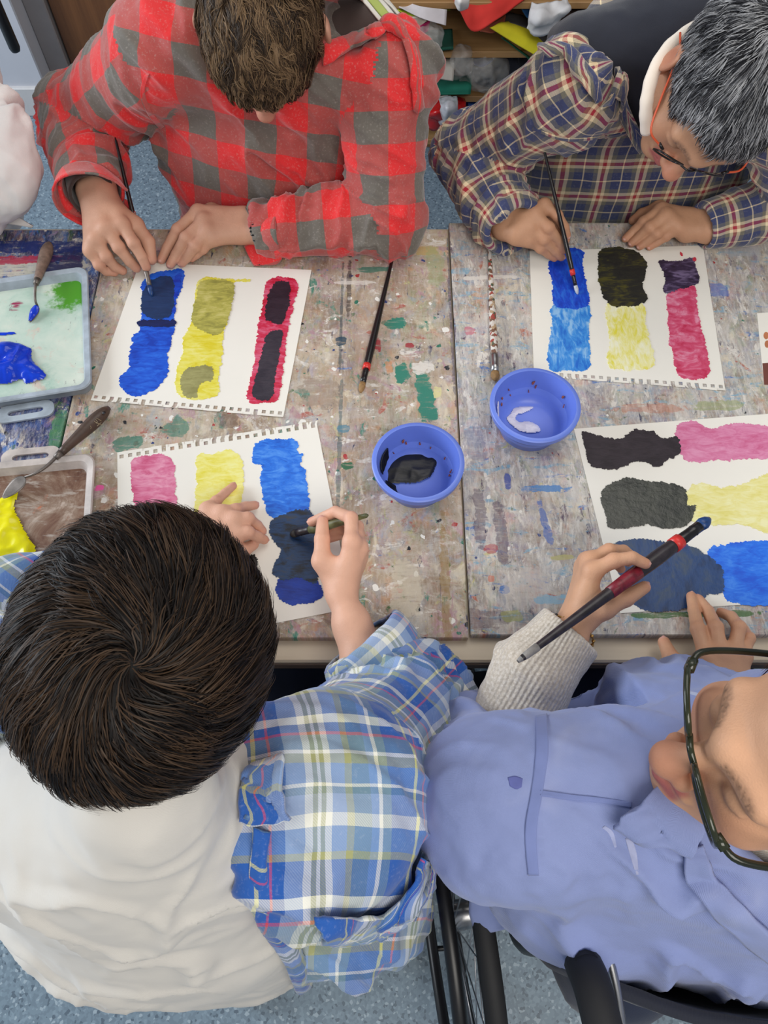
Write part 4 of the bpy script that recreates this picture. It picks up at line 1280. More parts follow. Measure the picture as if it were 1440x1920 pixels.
blob('blue_paint_heap', tr1, [(-60, 600), (0, 595), (90, 592), (165, 630), (170, 680), (245, 765), (150, 810), (110, 788), (60, 808), (0, 812), (-60, 800)], *og, BT + .0045, .015, M['blue_paint'], 12, .0015, .018)
blob('blue_paint_stroke', tr1, [(-40, 536), (40, 534), (82, 538), (78, 548), (30, 556), (-40, 552)], *og, BT + .0045, .003, M['blue_paint'], 13)
blob('yellow_paint_pool', tr2, [(-120, 1420), (0, 1400), (70, 1366), (100, 1372), (82, 1450), (130, 1560), (185, 1650), (192, 1730), (130, 1765), (0, 1785), (-120, 1780)], *og, BT + .0045, .011, M['yellow_paint'], 14, .002, .014)


# ------------------------------------------------------------------ palette knives and brushes
def crop_at(org, sc, x, y, z): return at(org[0] + x / sc, org[1] + y / sc, z)


def knife(label, handle, stem, blade, bw, hmat, paintm=None):
    root = empty('palette_knife', [handle[0][0], handle[0][1], handle[0][2] - .01], label, 'palette knife', 'palette knives')
    hp = catmull([handle[0], (np.array(handle[0]) + handle[1]) / 2, handle[1]], 14)
    obj('handle', tube(hp, [.004, .008, .0098, .0108, .0112, .011, .0105, .0098, .009, .0084, .0078, .0072, .0068, .0062], 16), hmat, root)
    obj('ferrule', tube([hp[-1], hp[-1] + nrm(hp[-1] - hp[-2]) * .012], [.0058, .0046], 14), M['dull_steel'], root)
    st = catmull([hp[-1] + nrm(hp[-1] - hp[-2]) * .01, *stem, blade[0]], 20)
    obj('stem', tube(st, np.linspace(.0027, .0018, 20), 10), M['dull_steel'], root)
    a, b = np.array(blade[0]), np.array(blade[1])
    d = nrm(b - a)
    s = nrm(np.cross(d, [0, 0, 1]))
    rows = []
    for f, w in ((0, .15), (.12, .75), (.35, 1), (.7, .75), (.92, .35), (1, .08)):
        p = a + (b - a) * f
        rows.append([p - s * bw * w, p, p + s * bw * w])
    obj_ = sheet('blade', rows, M['dull_steel'], root, .0009, 9, 18)
    if paintm:
        rows = []
        for f, w in ((.05, .5), (.3, 1), (.6, .8), (.95, .3)):
            p = a + (b - a) * f + np.array([0, 0, .0016])
            rows.append([p - s * bw * w, p + np.array([0, 0, .002]), p + s * bw * w])
        sheet('paint_coat', rows, paintm, root, .0018, 9, 14, .0008, 3, 120)
    return root


def stamp(root, hp0, hp1, z):
    tan = plain('stamped_tan', S_(150, 132, 100), .5, .1)
    hole = at(195, 774, z)
    obj('hang_hole', lathe([(0, 0), (.0026, 0), (.0026, .0006), (0, .0006)], hole, 16), M['black_plastic'], root)
    for L_ in ([(173, 790), (181, 784), (190, 789)], [(175, 789), (184, 794), (192, 797)], [(178, 785), (183, 791), (180, 794)], [(168, 797), (171, 801), (170, 804)], [(182, 799), (190, 792)]):
        obj('stamped_mark', tube([at(x, y, z + .0004) for x, y in L_], .0004, 5), tan, root)


M['worn_wood'] = plain('paint_worn_wood', S_(128, 106, 94), .55, .4, 70, .3)
M['dark_handle'] = plain('dark_varnished_wood', S_(78, 60, 50), .4, .3, 40, .2)
knife('palette knife with worn wooden handle and blue-coated blade', [crop_at(*og, 258, 72, .765), crop_at(*og, 196, 262, .777)], [crop_at(*og, 183, 310, .781), crop_at(*og, 184, 370, .772)], [crop_at(*og, 196, 400, .762), crop_at(*og, 156, 485, .7565)], .0072, M['worn_wood'], M['blue_paint'])
kn2 = knife('palette knife with dark wooden handle dipped in yellow paint', [crop_at(*og, 568, 930, .7622), crop_at(*og, 318, 1165, .771)], [crop_at(*og, 240, 1238, .778), crop_at(*og, 180, 1275, .777)], [crop_at(*og, 130, 1292, .772), crop_at(*og, 15, 1402, .766)], .0115, M['dark_handle'])
stamp(kn2, None, None, .7735)


def solve_len(tip, px, py, L, z0, z1):
    best = None
    for z in np.linspace(z0, z1, 200):
        p = at(px, py, z)
        e = abs(np.linalg.norm(p - tip) - L)
        if best is None or e < best[0]: best = (e, p)
    return best[1]


def brush(label, tip, end, rmax, hmat, bmat, fmat, bl=.024, fl=.032, band=None, endc=None, flat=1.0, rest=None, ftaper=.8):
    tip, end = np.asarray(tip, float), np.asarray(end, float)
    d = nrm(end - tip)
    L = np.linalg.norm(end - tip)
    low = tip if tip[2] < end[2] else end
    root = empty('paint_brush', (low[0], low[1], low[2]), label, 'paint brush', 'paint brushes')
    rf = rmax * ftaper
    side = nrm(np.cross(d, [0, 0, 1]))
    fdir = np.cross(d, side)
    fl_ = (fdir, flat)
    P = [tip + d * s for s in (0, bl * .25, bl * .6, bl)]
    obj('bristles', tube(P, [rf * .35, rf * .85, rf * 1.15, rf], 14, flat=fl_), bmat, root)
    P = [tip + d * s for s in (bl, bl + fl * .25, bl + fl * .3, bl + fl * .35, bl + fl * .6, bl + fl * .9, bl + fl)]
    obj('ferrule', tube(P, [rf, rf * .98, rf * 1.06, rf * .98, rf, rf * 1.05, rf * .95], 14, flat=(fdir, (1 + flat) / 2)), fmat, root)
    h0 = bl + fl
    F_ = (0, .06, .16, .3, .5, .75, .97, 1)
    P = [tip + d * (h0 + (L - h0) * f) for f in F_]
    obj('handle', tube(P, [rmax * k for k in (.8, .98, 1.05, .95, .78, .6, .44, .2)], 14), hmat, root)
    if band:
        s0 = h0 + band[0]
        obj('colour_band', tube([tip + d * s0, tip + d * (s0 + band[1])], rmax * 1.06, 14), band[2], root)
    if endc:
        obj('handle_tip', tube([end - d * .03, end - d * .012, end], [rmax * .56, rmax * .5, rmax * .25], 14), endc, root)
    return root


M['bristle_tan'] = plain('tan_bristle', S_(150, 116, 74), .7, .3, 200)
M['bristle_dark'] = plain('dark_bristle', S_(46, 42, 40), .6, .3, 200)
M['bristle_blue'] = plain('blue_soaked_bristle', S_(30, 66, 120), .35, .4, 160)
M['bristle_white'] = plain('white_soaked_bristle', S_(200, 206, 212), .4, .2, 200)
M['band_red'] = plain('red_lacquer', S_(214, 52, 46), .35, .08)
t = NT('paint_splattered_handle')
co = t.coord()
v = t.n('ShaderNodeTexVoronoi', {'Vector': co, 'Scale': 170})
sp = t.n('ShaderNodeSeparateColor', {0: v.outputs['Color']})
M['splatter'] = t.out(t.ramp(sp.outputs[0], [(0, S_(206, 196, 186)), (.2, S_(120, 84, 66)), (.4, S_(176, 150, 120)), (.55, S_(80, 90, 70)), (.65, S_(160, 70, 60)), (.8, S_(214, 208, 200))], 'CONSTANT'), .6)
M['murky'] = plain('murky_green_handle', S_(96, 98, 62), .5, .5, 60)
M['dirty_black'] = plain('paint_flecked_black', S_(44, 38, 42), .35, .55, 90)
M['red_stain'] = plain('red_stained_lacquer', S_(122, 28, 44), .4, .5, 120)
M['grey_tip'] = plain('worn_grey_wood', S_(150, 146, 142), .6, .25, 90)
# ------------------------------------------------------------------ people: shared builders
def basis(fwd, up):
    y = nrm(fwd)
    x = nrm(np.cross(y, up))
    z = np.cross(x, y)
    return np.stack([x, y, z], 1)   # columns: local x (person's right), y forward, z up


def head_mesh(c, R, nose=1.0, scale=1.0, neck_to=None, vox=.0022, mouth=0.0, brow=True, ears=(1, 1), earx=0.0):
    s = SDF((-.125, -.19, -.235), (.125, .15, .14), vox)
    s.ell((0, -.016, .034), (.074, .095, .084), k=.02)
    s.ell((0, .028, -.035), (.057, .060, .082), k=.035)
    for m in (-1, 1):
        s.cap((m * .050, -.005, -.050), (m * .014, .070, -.098), .019, .016, .025)
        s.ell((m * .043, .056, -.032), (.022, .022, .02), k=.022)
    s.ell((0, .076, -.100), (.02, .014, .015), k=.018)
    s.cap((-.042, .070, .020), (0, .084, .016), .012, .012, .016).cap((.042, .070, .020), (0, .084, .016), .012, .012, .016)
    for m in (-1, 1):
        s.ell((m * .031, .096, -.002), (.019, .013, .012), k=.012, sub=True)
        s.ell((m * .031, .0715, -.002), (.0145, .0135, .0125), k=.003)
        s.cap((m * .045, .074, -.004), (m * .018, .080, -.005), .0022, .0022, .004)
    n = nose
    s.cap((0, .084, .006), (0, .104 + .006 * (n - 1), -.034), .0075, .0105 * n, .010)
    s.ell((0, .107 + .010 * (n - 1), -.038), (.0125 * n, .012 * n, .011 * n), k=.008)
    for m in (-1, 1):
        s.ell((m * .0125 * n, .096, -.042), (.0075 * n, .010, .0075), k=.006)
        s.ell((m * .006, .104, -.0495), (.0032, .004, .004), k=.003, sub=True)
    mo = mouth
    s.cap((-.024, .080, -.073), (0, .0935, -.068), .004, .0068, .006).cap((.024, .080, -.073), (0, .0935, -.068), .004, .0068, .006)
    s.cap((-.021, .080, -.077 - mo), (0, .0915, -.081 - mo), .004, .0075, .006).cap((.021, .080, -.077 - mo), (0, .0915, -.081 - mo), .004, .0075, .006)
    s.cap((-.021, .092, -.0745 - mo / 2), (.021, .092, -.0745 - mo / 2), .0016 + mo * .35, .0016 + mo * .35, .002, sub=True)
    for m, on in zip((-1, 1), ears):
        if not on: continue
        Re = basis((m * .45, 1, 0), (0, -.25, 1))
        s.ell((m * (.079 + earx), -.014, -.006), (.0085, .021, .033), Re, k=.006)
        s.ell((m * (.0885 + earx), -.009, -.006), (.0055, .012, .021), Re, k=.004, sub=True)
        s.ell((m * (.077 + earx * .6), -.004, -.034), (.007, .009, .010), k=.005)
    ne = np.array([0, -.045, -.17]) if neck_to is None else R.T @ (np.asarray(neck_to, float) - c) / scale
    ns = np.array([0, -.028, -.05])
    ne = ns + nrm(ne - ns) * min(.095, np.linalg.norm(ne - ns))
    s.cap(ns, ne, .050, .050, .03)
    V, F, _ = s.mesh(1)
    lip = np.zeros(len(V))
    for z0, hw in ((-.069, .0075), (-.081 - mo, .0085)):
        dz = np.abs(V[:, 2] - z0 - .18 * np.abs(V[:, 0]) * (-1 if z0 > -.072 else 1) * .5) / hw
        lip = np.maximum(lip, np.clip(1.5 - dz * 1.2, 0, 1) * np.clip((.0255 - np.abs(V[:, 0])) / .004, 0, 1) * (V[:, 1] > .079))
    red = .75 * np.exp(-((V - [0, .107, -.038]) ** 2).sum(1) / .022 ** 2)
    for m in (-1, 1):
        red = np.maximum(red, .5 * np.exp(-((V - [m * .043, .066, -.036]) ** 2).sum(1) / .022 ** 2))
        red = np.maximum(red, .6 * np.exp(-((V - [m * .084, -.012, -.006]) ** 2).sum(1) / .03 ** 2))
    bw = np.zeros(len(V))
    if brow:
        ax = np.abs(V[:, 0])
        zc = .0185 + .004 * np.sin((ax - .014) / .04 * math.pi)
        bw = np.clip(1.4 - np.abs(V[:, 2] - zc) / .0052, 0, 1) * np.clip((ax - .011) / .004, 0, 1) * np.clip((.052 - ax) / .008, 0, 1) * (V[:, 1] > .05) * (.45 + .35 * noise3(V * 700))
    col = np.stack([red, np.clip(bw, 0, .9), lip * .8], -1)
    return V * scale @ R.T + c, F, col


def dorsal_of(fs, wrist, up):
    return nrm(up)


def hand_mesh(wrist, arm, fingers, thumb, up, sc=1.0, vox=.0017, warm=.30):
    """fingers: four lists of knuckle points (root .. tip); thumb: three; arm: points up the forearm with radii"""
    fingers = [[np.asarray(p, float) for p in f] for f in fingers]
    thumb = [np.asarray(p, float) for p in thumb]
    wrist = np.asarray(wrist, float)
    allp = np.array([p for f in fingers for p in f] + thumb + [wrist] + [np.asarray(p, float) for p, r in arm])
    s = SDF(allp.min(0) - .05, allp.max(0) + .05, vox)
    lat = nrm(fingers[0][0] - fingers[3][0])
    ad = nrm(np.asarray(arm[0][0], float) - wrist)
    lat = nrm(lat - ad * (lat @ ad))
    pts = [(wrist, .0185 * sc)] + [(np.asarray(p, float), r) for p, r in arm]
    for i in range(len(pts) - 1):
        for m in (-1, 1):
            o0 = lat * m * .011 * sc
            s.cap(pts[i][0] + o0, pts[i + 1][0] + o0, pts[i][1], pts[i + 1][1] * .92, .012)
    for i, f in enumerate(fingers):
        w = wrist + lat * (.014 - .0093 * i) * sc
        s.cap(w, f[0], .0165 * sc, .0122 * sc, .012)
        if i < 3: s.cap(f[0], fingers[i + 1][0], .0105 * sc, .0105 * sc, .008)
    tb = wrist + (thumb[0] - wrist) * .25
    s.cap(tb, thumb[0], .0165 * sc, .0140 * sc, .014)
    mid = (fingers[0][0] + wrist) / 2
    s.cap(mid, thumb[0], .0125 * sc, .0105 * sc, .012)
    rr = [(.0108, .0097, .0086, .0074), (.0110, .0099, .0088, .0076), (.0106, .0094, .0083, .0072), (.0094, .0083, .0074, .0064)]
    for i, f in enumerate(fingers):
        r = rr[i]
        s.cap(f[0], f[1], r[0] * sc, r[1] * sc, .006)
        s.ell(f[1], [r[1] * 1.06 * sc] * 3, k=.004)
        for j in range(1, len(f) - 1):
            s.cap(f[j], f[j + 1], r[j] * sc, r[j + 1] * sc, .0022)
    s.cap(thumb[0], thumb[1], .0128 * sc, .0112 * sc, .006)
    s.cap(thumb[1], thumb[2], .0113 * sc, .0086 * sc, .003)
    V, F, _ = s.mesh(1)
    # knuckle creases, tendons
    N = vnormals(V, F)
    red = np.zeros(len(V))
    dsp = np.zeros(len(V))
    for f in fingers + [thumb]:
        for j, p in enumerate(f):
            d2 = ((V - p) ** 2).sum(1)
            red = np.maximum(red, (warm if j in (0, 1) else warm * .5 if j < len(f) - 1 else warm * 1.5) * np.exp(-d2 / (.0105 * sc) ** 2))
            if 0 < j < len(f) - 1:
                ax = nrm(f[j + 1] - f[j - 1])
                a = (V - p) @ ax
                dsp -= .00045 * np.exp(-d2 / (.012 * sc) ** 2) * (np.cos(a / .0024 * 2 * math.pi) * .5 + .5)
    V = V + N * dsp[:, None]
    col = np.stack([red, red * 0, red * 0], -1)
    nails = []
    for i, f in enumerate(fingers + [thumb]):
        d = nrm(f[-1] - f[-2])
        u = nrm(np.asarray(up, float))
        u = nrm(u - d * (u @ d))
        r = (rr[i][3] if i < 4 else .0088) * sc
        nails.append((f[-1] + d * r * .25, d, u, r))
    return V, F, col, nails


def nail_mesh():
    V, F = [], []
    n, m = 9, 7
    for i in range(n):
        for j in range(m):
            a = -1 + 2 * i / (n - 1)
            b = -1 + 2 * j / (m - 1)
            e = math.sqrt(max(0, 1 - a ** 4))
            V.append((b * .78 * (.55 + .45 * e), a * 1.0 * (1 - .12 * b * b), .97 - .42 * b * b * .9 - .10 * abs(a) ** 3))
    for i in range(n - 1):
        for j in range(m - 1):
            F.append((i * m + j, i * m + j + 1, (i + 1) * m + j + 1, (i + 1) * m + j))
    k = n * m
    V2 = [(x * .98, y * .98, z - .14) for x, y, z in V]
    F2 = [tuple(q + k for q in f[::-1]) for f in F]
    return V + V2, F + F2


_NAIL = None


def add_nails(body, nails, which):
    global _NAIL
    if _NAIL is None:
        V, F = nail_mesh()
        _NAIL = bpy.data.meshes.new('fingernail')
        _NAIL.from_pydata(V, [], F)
        _NAIL.polygons.foreach_set('use_smooth', [True] * len(_NAIL.polygons))
        _NAIL.materials.append(M['nail'])
        _NAIL.update()
    for i in which:
        p, d, u, r = nails[i]
        o = bpy.data.objects.new('fingernail', _NAIL)
        COL.objects.link(o)
        o.parent = body
        x = np.cross(d, u)
        k = r * .98
        Mx = Matrix([[x[0] * k, d[0] * k, u[0] * k, p[0] - d[0] * r * .5], [x[1] * k, d[1] * k, u[1] * k, p[1] - d[1] * r * .5], [x[2] * k, d[2] * k, u[2] * k, p[2] - d[2] * r * .5], [0, 0, 0, 1]])
        o.matrix_local = Mx


def body_join(parts):
    V, F, C, n = [], [], [], 0
    for v, f, c in parts:
        V.append(v); F.append(f + n); C.append(c)
        n += len(v)
    return np.vstack(V), np.vstack(F), np.vstack(C)


def trunk_mesh(neck, chest, hip, w=.12):
    a = np.array([neck, chest, hip], float)
    s = SDF(a.min(0) - .22, a.max(0) + .22, .012)
    s.cap(neck, chest, .045, .06, .05).cap(chest, hip, .07, .08, .05)
    V, F, _ = s.mesh(1)
    return V, F, np.zeros((len(V), 3))


def hair(name, parent, mat, c, R, rad, whorl, n, length, keep, cols, seed, swirl=.6, lift=.10, wave=0.0, wavef=3.0, width=.0011, steps=8, cap=True, capcol=(.01, .008, .007), clump=.5, scatter=.25, droop=0.0, lvar=.35, sway=None, rph=.8, capkeep=None, guides=0, lock=.7, capr=.97):
    rg = np.random.default_rng(seed)
    rad = np.asarray(rad, float)
    w = nrm(whorl)
    U = nrm(rg.normal(size=(int(n * 3.2), 3)))
    U = U[keep(U)][:n]
    n = len(U)
    L = length(U) * (1 - lvar * rg.random(n))
    cl = noise3(U * 9, seed)              # wisps share direction and colour
    cl2 = noise3(U * 22, seed + 4)
    ang0 = swirl + clump * cl + clump * .6 * cl2 + scatter * rg.normal(size=n)
    lf = lift * (.55 + .5 * cl2 + .45 * rg.random(n))
    P = np.zeros((n, steps, 3))
    Nn = np.zeros((n, steps, 3))
    u = U.copy()
    ph = rg.random(n) * rph + cl * 4
    mr = rad.mean()
    for k in range(steps):
        f = k / (steps - 1)
        h = 1 + lf * (1 - (1 - f) ** 2) - droop * f * f
        P[:, k] = u * rad * h[:, None]
        Nn[:, k] = nrm(u / rad)
        t = w - (u @ w)[:, None] * u
        t = -nrm(t)
        s_ = np.cross(u, t)
        a = ang0 * (1 - .5 * f) + wave * np.sin(wavef * 2 * math.pi * f + ph * 3)
        d = t * np.cos(a)[:, None] + s_ * np.sin(a)[:, None]
        if sway is not None: d = nrm(d + sway(u, f))
        u = nrm(u + d * (L / (steps - 1) / mr)[:, None])
    if guides:
        gU = U[:guides].astype(np.float32)
        near = np.empty(n, int)
        for a0 in range(0, n, 6000):
            near[a0:a0 + 6000] = np.argmax(U[a0:a0 + 6000].astype(np.float32) @ gU.T, 1)
        fr = np.linspace(0, 1, steps)[None, :, None]
        wgt = lock * fr ** 1.1 * (.7 + .3 * rg.random((n, 1, 1)))
        G_ = P[near] + (P[:, :1] - P[near][:, :1]) * .35 * (1 - fr)
        P = P * (1 - wgt) + G_ * wgt
        cl = cl * .6 + .9 * (rg.random(guides)[near] - .5)
    P = P @ R.T + c
    Nn = Nn @ R.T
    T = nrm(np.gradient(P, axis=1))
    S = nrm(np.cross(T, Nn + .35 * rg.normal(size=(n, 1, 3))))
    wd = width * (.6 + .8 * rg.random(n))
    tap = np.array([.75, 1, 1, 1, .95, .85, .6, .15]) if steps == 8 else np.concatenate([np.ones(steps - 3), [.85, .6, .15]])
    A = P + S * (wd[:, None] * tap)[..., None] / 2
    B = P - S * (wd[:, None] * tap)[..., None] / 2
    V = np.stack([A, B], 2).reshape(-1, 3)
    base = (np.arange(n) * steps * 2)[:, None]
    k = np.arange(steps - 1)[None] * 2
    i0 = base + k
    F = np.stack([i0, i0 + 1, i0 + 3, i0 + 2], -1).reshape(-1, 4)
    cols = np.asarray(cols, float)
    pick = np.clip((.5 + .5 * cl * 1.1 + .5 * cl2 + .30 * rg.normal(size=n)), 0, .999) * (len(cols) - 1)
    i = pick.astype(int)
    fr = (pick - i)[:, None]
    cc = cols[i] * (1 - fr) + cols[np.minimum(i + 1, len(cols) - 1)] * fr
    C = np.repeat(cc, steps * 2, 0)
    if cap:
        m1, m2 = 40, 60
        th = np.linspace(0, math.pi, m1)
        phh = np.linspace(0, 2 * math.pi, m2)
        G = np.stack([np.sin(th)[:, None] * np.cos(phh), np.sin(th)[:, None] * np.sin(phh), np.cos(th)[:, None] * np.ones(m2)], -1)
        gk = (capkeep or keep)(G.reshape(-1, 3)).reshape(m1, m2)
        Gv = (G * rad * capr).reshape(-1, 3) @ R.T + c
        gi = np.arange(m1 * m2).reshape(m1, m2)
        q = np.stack([gi[:-1, :-1], gi[1:, :-1], gi[1:, 1:], gi[:-1, 1:]], -1)
        ok = gk[:-1, :-1] & gk[1:, :-1] & gk[1:, 1:] & gk[:-1, 1:]
        q = q[ok]
        F = np.vstack([F, q + len(V)])
        V = np.vstack([V, Gv])
        C = np.vstack([C, np.tile(np.asarray(capcol), (len(Gv), 1))])
    o = obj_np(name, V, F, mat, parent, True, None, C)
    return o


def glasses(label, c, R, frame, temple, lens, w=.066, h=.046, y=.100, z0=-.004, tl=.115, thick=.0019, rim=True, group='eyeglasses', pant=.12):
    def W(p): return np.asarray(p, float) @ R.T + c
    root = empty('eyeglasses', W((0, y, z0)), label, 'eyeglasses', group)
    for m in (-1, 1):
        cx = m * (w / 2 + .0078)
        loop, inner = [], []
        for i in range(28):
            a = 2 * math.pi * i / 28
            ca, sa = math.cos(a), math.sin(a)
            k = (abs(ca) ** 3.4 + abs(sa) ** 3.4) ** (-1 / 3.4)
            x, z = k * ca * w / 2 * .88, k * sa * h / 2
            yy = y - .8 * (abs(cx + x) / .07) ** 2 * .012 + z * pant
            loop.append(W((cx + x, yy, z0 + z)))
            inner.append((cx + x * .97, yy, z0 + z * .97))
        obj('rim', tube(loop, thick, 8, closed=True), frame, root)
        V = [W(p) for p in inner] + [W((p[0], p[1] - .0012, p[2])) for p in inner]
        n = 28
        obj('lens', (V, [tuple(range(n)), tuple(range(2 * n - 1, n - 1, -1))] + [(i, (i + 1) % n, n + (i + 1) % n, n + i) for i in range(n)]), lens, root, False)
        hx = m * (w * .94 + .0078)
        hy = y + h * .30 * pant
        P = catmull([W((hx, hy - .011, z0 + h * .30)), W((m * (.0775), hy - .024, z0 + h * .30)), W((m * .0815, y - .060, z0 + .010)), W((m * .0795, y - tl, z0 + .006)), W((m * .077, y - tl - .03, z0 - .018))], 22)
        obj('temple', tube(P, thick * 1.15, 8), temple, root)
        obj('hinge', tube([W((hx - m * .005, hy - .0085, z0 + h * .30)), W((hx + m * .004, hy - .014, z0 + h * .30))], thick * 1.7, 8), frame, root)
    obj('bridge', tube(catmull([W((-.0125, y + .001, z0 + .004)), W((0, y + .005, z0 + .009)), W((.0125, y + .001, z0 + .004))], 10), thick * 1.1, 8), frame, root)
    return root


tl_ = NT('clear_lens')
M['lens'] = tl_.out((.95, .97, .97), .02, Transmission_Weight=1.0, IOR=1.12, Alpha=.35)
def cr(org, sc): return lambda x, y, z: at(org[0] + x / sc, org[1] + y / sc, z)


UPV = np.array([0, -.25, 1.0])
# ================================================================== person in red buffalo check shirt
HC = at(494, 62, 1.105)
HR = basis((-.09, -.50, -.86), (0.02, -.86, .5))
red_p = empty('person', (-.19, 1.42, 0), 'person with wavy brown hair in red and grey check shirt, painting head down', 'person')
A = cr((130, 320), 3.892)
hA = hand_mesh(A(215, 200, .832), [(A(195, 130, .836), .023), (at(168, 300, .825), .025)],
               [[A(385, 395, .826), A(470, 530, .812), A(530, 630, .792), A(562, 705, .776)],
                [A(265, 420, .826), A(360, 560, .806), A(440, 660, .782), A(490, 710, .768)],
                [A(195, 500, .814), A(270, 625, .794), A(330, 700, .772), A(390, 730, .762)],
                [A(160, 580, .798), A(215, 690, .780), A(270, 735, .765), A(330, 745, .760)]],
               [A(480, 400, .806), A(575, 520, .796), A(600, 650, .776)], (0, -.45, .9), 1.06)
hB = hand_mesh(A(1270, 400, .786), [(A(1400, 398, .79), .023), (at(540, 430, .793), .024)],
               [[A(940, 300, .800), A(790, 430, .792), A(715, 560, .770), A(672, 650, .760)],
                [A(985, 370, .800), A(850, 490, .794), A(780, 610, .770), A(738, 685, .760)],
                [A(1010, 440, .796), A(920, 550, .786), A(860, 630, .768), A(820, 675, .759)],
                [A(1045, 495, .786), A(975, 570, .774), A(930, 610, .764), A(895, 640, .758)]],
               [A(1040, 300, .774), A(930, 330, .765), A(850, 400, .760)], (.1, -.35, .95), 1.06)
hm = head_mesh(HC, HR, 1.1, 1.0, (-.18, 1.28, 1.0), earx=.009)
V, F, C = body_join([hm, hA[:3], hB[:3], trunk_mesh((-.18, 1.28, 1.0), (-.19, 1.29, .9), (-.19, 1.42, .5))])
rb_ = obj_np('body', V, F, M['skin_a'], red_p, True, None, C)
add_nails(rb_, hB[3], (0, 1, 2))
hair('hair', red_p, M['hair'], HC + HR @ np.array([0, -.014, .036]), HR, (.077, .100, .089), (.15, -.92, .45), 24000,
     lambda U: .060 - .032 * (U[:, 1] > .45), lambda U: (U[:, 2] > -.02 - .60 * (U[:, 1] < -.25)) & ~((U[:, 1] > .70) & (U[:, 2] < .22)),
     [srgb(30, 23, 18), srgb(48, 37, 29), srgb(74, 57, 42), srgb(128, 103, 76)], 5, swirl=.1, lift=.16, wave=.9, wavef=1.0, width=.0010, clump=.9, scatter=.12, rph=.2, guides=420, lock=.85, capcol=srgb(30, 23, 18))
SR, E1, W1 = at(318, 80, 1.03), at(150, 230, .79), at(172, 352, .835)
SL, E2, W2 = at(722, 140, .99), at(726, 412, .797), at(500, 432, .79)
s = SDF((-.80, .93, .48), (.22, 1.60, 1.20), .0042)
TX = -.19
s.cap((TX, 1.31, .55), (TX, 1.29, .80), .23, .225, .03, 0, ((0, 1, 0), .62))
s.cap((TX, 1.29, .78), (TX - .005, 1.27, .97), .22, .185, .05, 0, ((0, 1, 0), .62))
s.cap(SR, (SR + SL) / 2 + [0, .03, .0], .078, .085, .05, 0).cap(SL, (SR + SL) / 2 + [0, .03, .0], .074, .085, .05, 0)
s.chain([SR + (E1 - SR) * .08, E1], [.080, .070], .03, 1)
s.chain([E1, W1], [.070, .056], .02, 2)
s.chain([SL, E2], [.075, .062], .03, 3)
s.chain([E2, W2], [.060, .044], .02, 4)
d = nrm(W1 - E1)
s.cap(W1 - d * .025, W1 + d * .06, .047, .050, .004, sub=True)
d2 = nrm(W2 - E2)
s.cap(W2 - d2 * .02, W2 + d2 * .09, .035, .036, .004, sub=True)
s.cut(W1 + d * .018, d)
nb = HC + HR @ np.array([0, -.045, -.17])
s.cap(at(648, 44, 1.085), at(706, -30, 1.085), .042, .06, .012, sub=True)
maps = {0: Map('pln', (TX, 1.2, .8), (0, .5, .87), (1, .0, .05), rot=.2), 1: Map('cyl', SR, E1, (.2, -.6, .8), .075, (.02, .01)), 2: Map('cyl', E1, W1, (0, 0, 1), .062, (.03, .02)), 3: Map('cyl', SL, E2, (.2, -.8, .5), .07, (.04, .0)), 4: Map('cyl', E2, W2, (0, -.5, 1), .052, (.01, .03))}
fs_ = cloth('flannel_shirt', s, M['buffalo'], red_p, maps, {0: (.012, 6, 15, .8), 1: (.013, 6, 18, .5), 2: (.013, 6, 20, -.3), 3: (.012, 7, 17, .6), 4: (.011, 7, 20, .4)}, 1, 21)
# collar, cuffs, knit underlayer
Z = lambda px, py, z: at(px, py, z)
su = Surf(fs_)
strip('collar', su, [(606, 122), (650, 108), (700, 82), (714, 74)], [(600, 92), (640, 80), (690, 62), (706, 56)], M['buffalo'], red_p, .005, .010, 40, 6, .001, 3, .004)
strip('neckline', su, [(700, 62), (735, 36), (764, 66), (780, 130), (786, 200)], [(706, 80), (736, 60), (752, 84), (764, 136), (772, 204)], M['buffalo'], red_p, .005, .008, 50, 6, .001, 4, .004)
strip('shoulder_seam', su, [(272, 140), (262, 175), (278, 215), (300, 242)], [(280, 138), (272, 174), (287, 212), (308, 236)], M['buffalo'], red_p, .003, .0, 40, 4)
sheet('cuff', [[W1 + d * .005 + np.array([math.cos(a), 0, math.sin(a)]) * .056 for a in np.linspace(.4, 5.9, 12)], [W1 + d * .05 + np.array([math.cos(a) * 1.15, .0, math.sin(a)]) * .060 for a in np.linspace(.4, 5.9, 12)]], M['buffalo'], red_p, .004, 50, 10, .003, 9)
sheet('cuff', [[Z(484, 398, .812), Z(474, 418, .815), Z(480, 445, .80), Z(492, 462, .785)], [Z(500, 394, .822), Z(494, 418, .828), Z(500, 448, .812), Z(508, 468, .785)], [Z(520, 392, .83), Z(516, 420, .835), Z(520, 452, .815), Z(526, 470, .785)]], M['buffalo'], red_p, .004, 24, 16, .003, 11)
sheet('cuff_flap', [[Z(458, 462, .762), Z(474, 496, .754), Z(484, 497, .754)], [Z(482, 450, .775), Z(505, 478, .760), Z(520, 494, .756)], [Z(500, 446, .785), Z(520, 466, .772), Z(536, 470, .765)]], M['buffalo'], red_p, .004, 16, 16, .002, 12)
kn = SDF(W1 - .12, W1 + .12, .003)
kn.cap(W1 - d * .05, W1 + d * .028, .043, .040, .004).cut(W1 + d * .028, d, .004)
kn.cap(W1 - d * .01, W1 + d * .08, .034, .034, .003, sub=True)
V, F, _ = kn.mesh(1)
mp = Map('cyl', W1, W1 + d, (0, 0, 1), .04)
obj_np('knit_cuff', V, F, M['knit_brown'], red_p, True, mp(V[F]).reshape(-1, 2))
sw = SDF((-.5, 1.05, .85), (.15, 1.5, 1.2), .006)
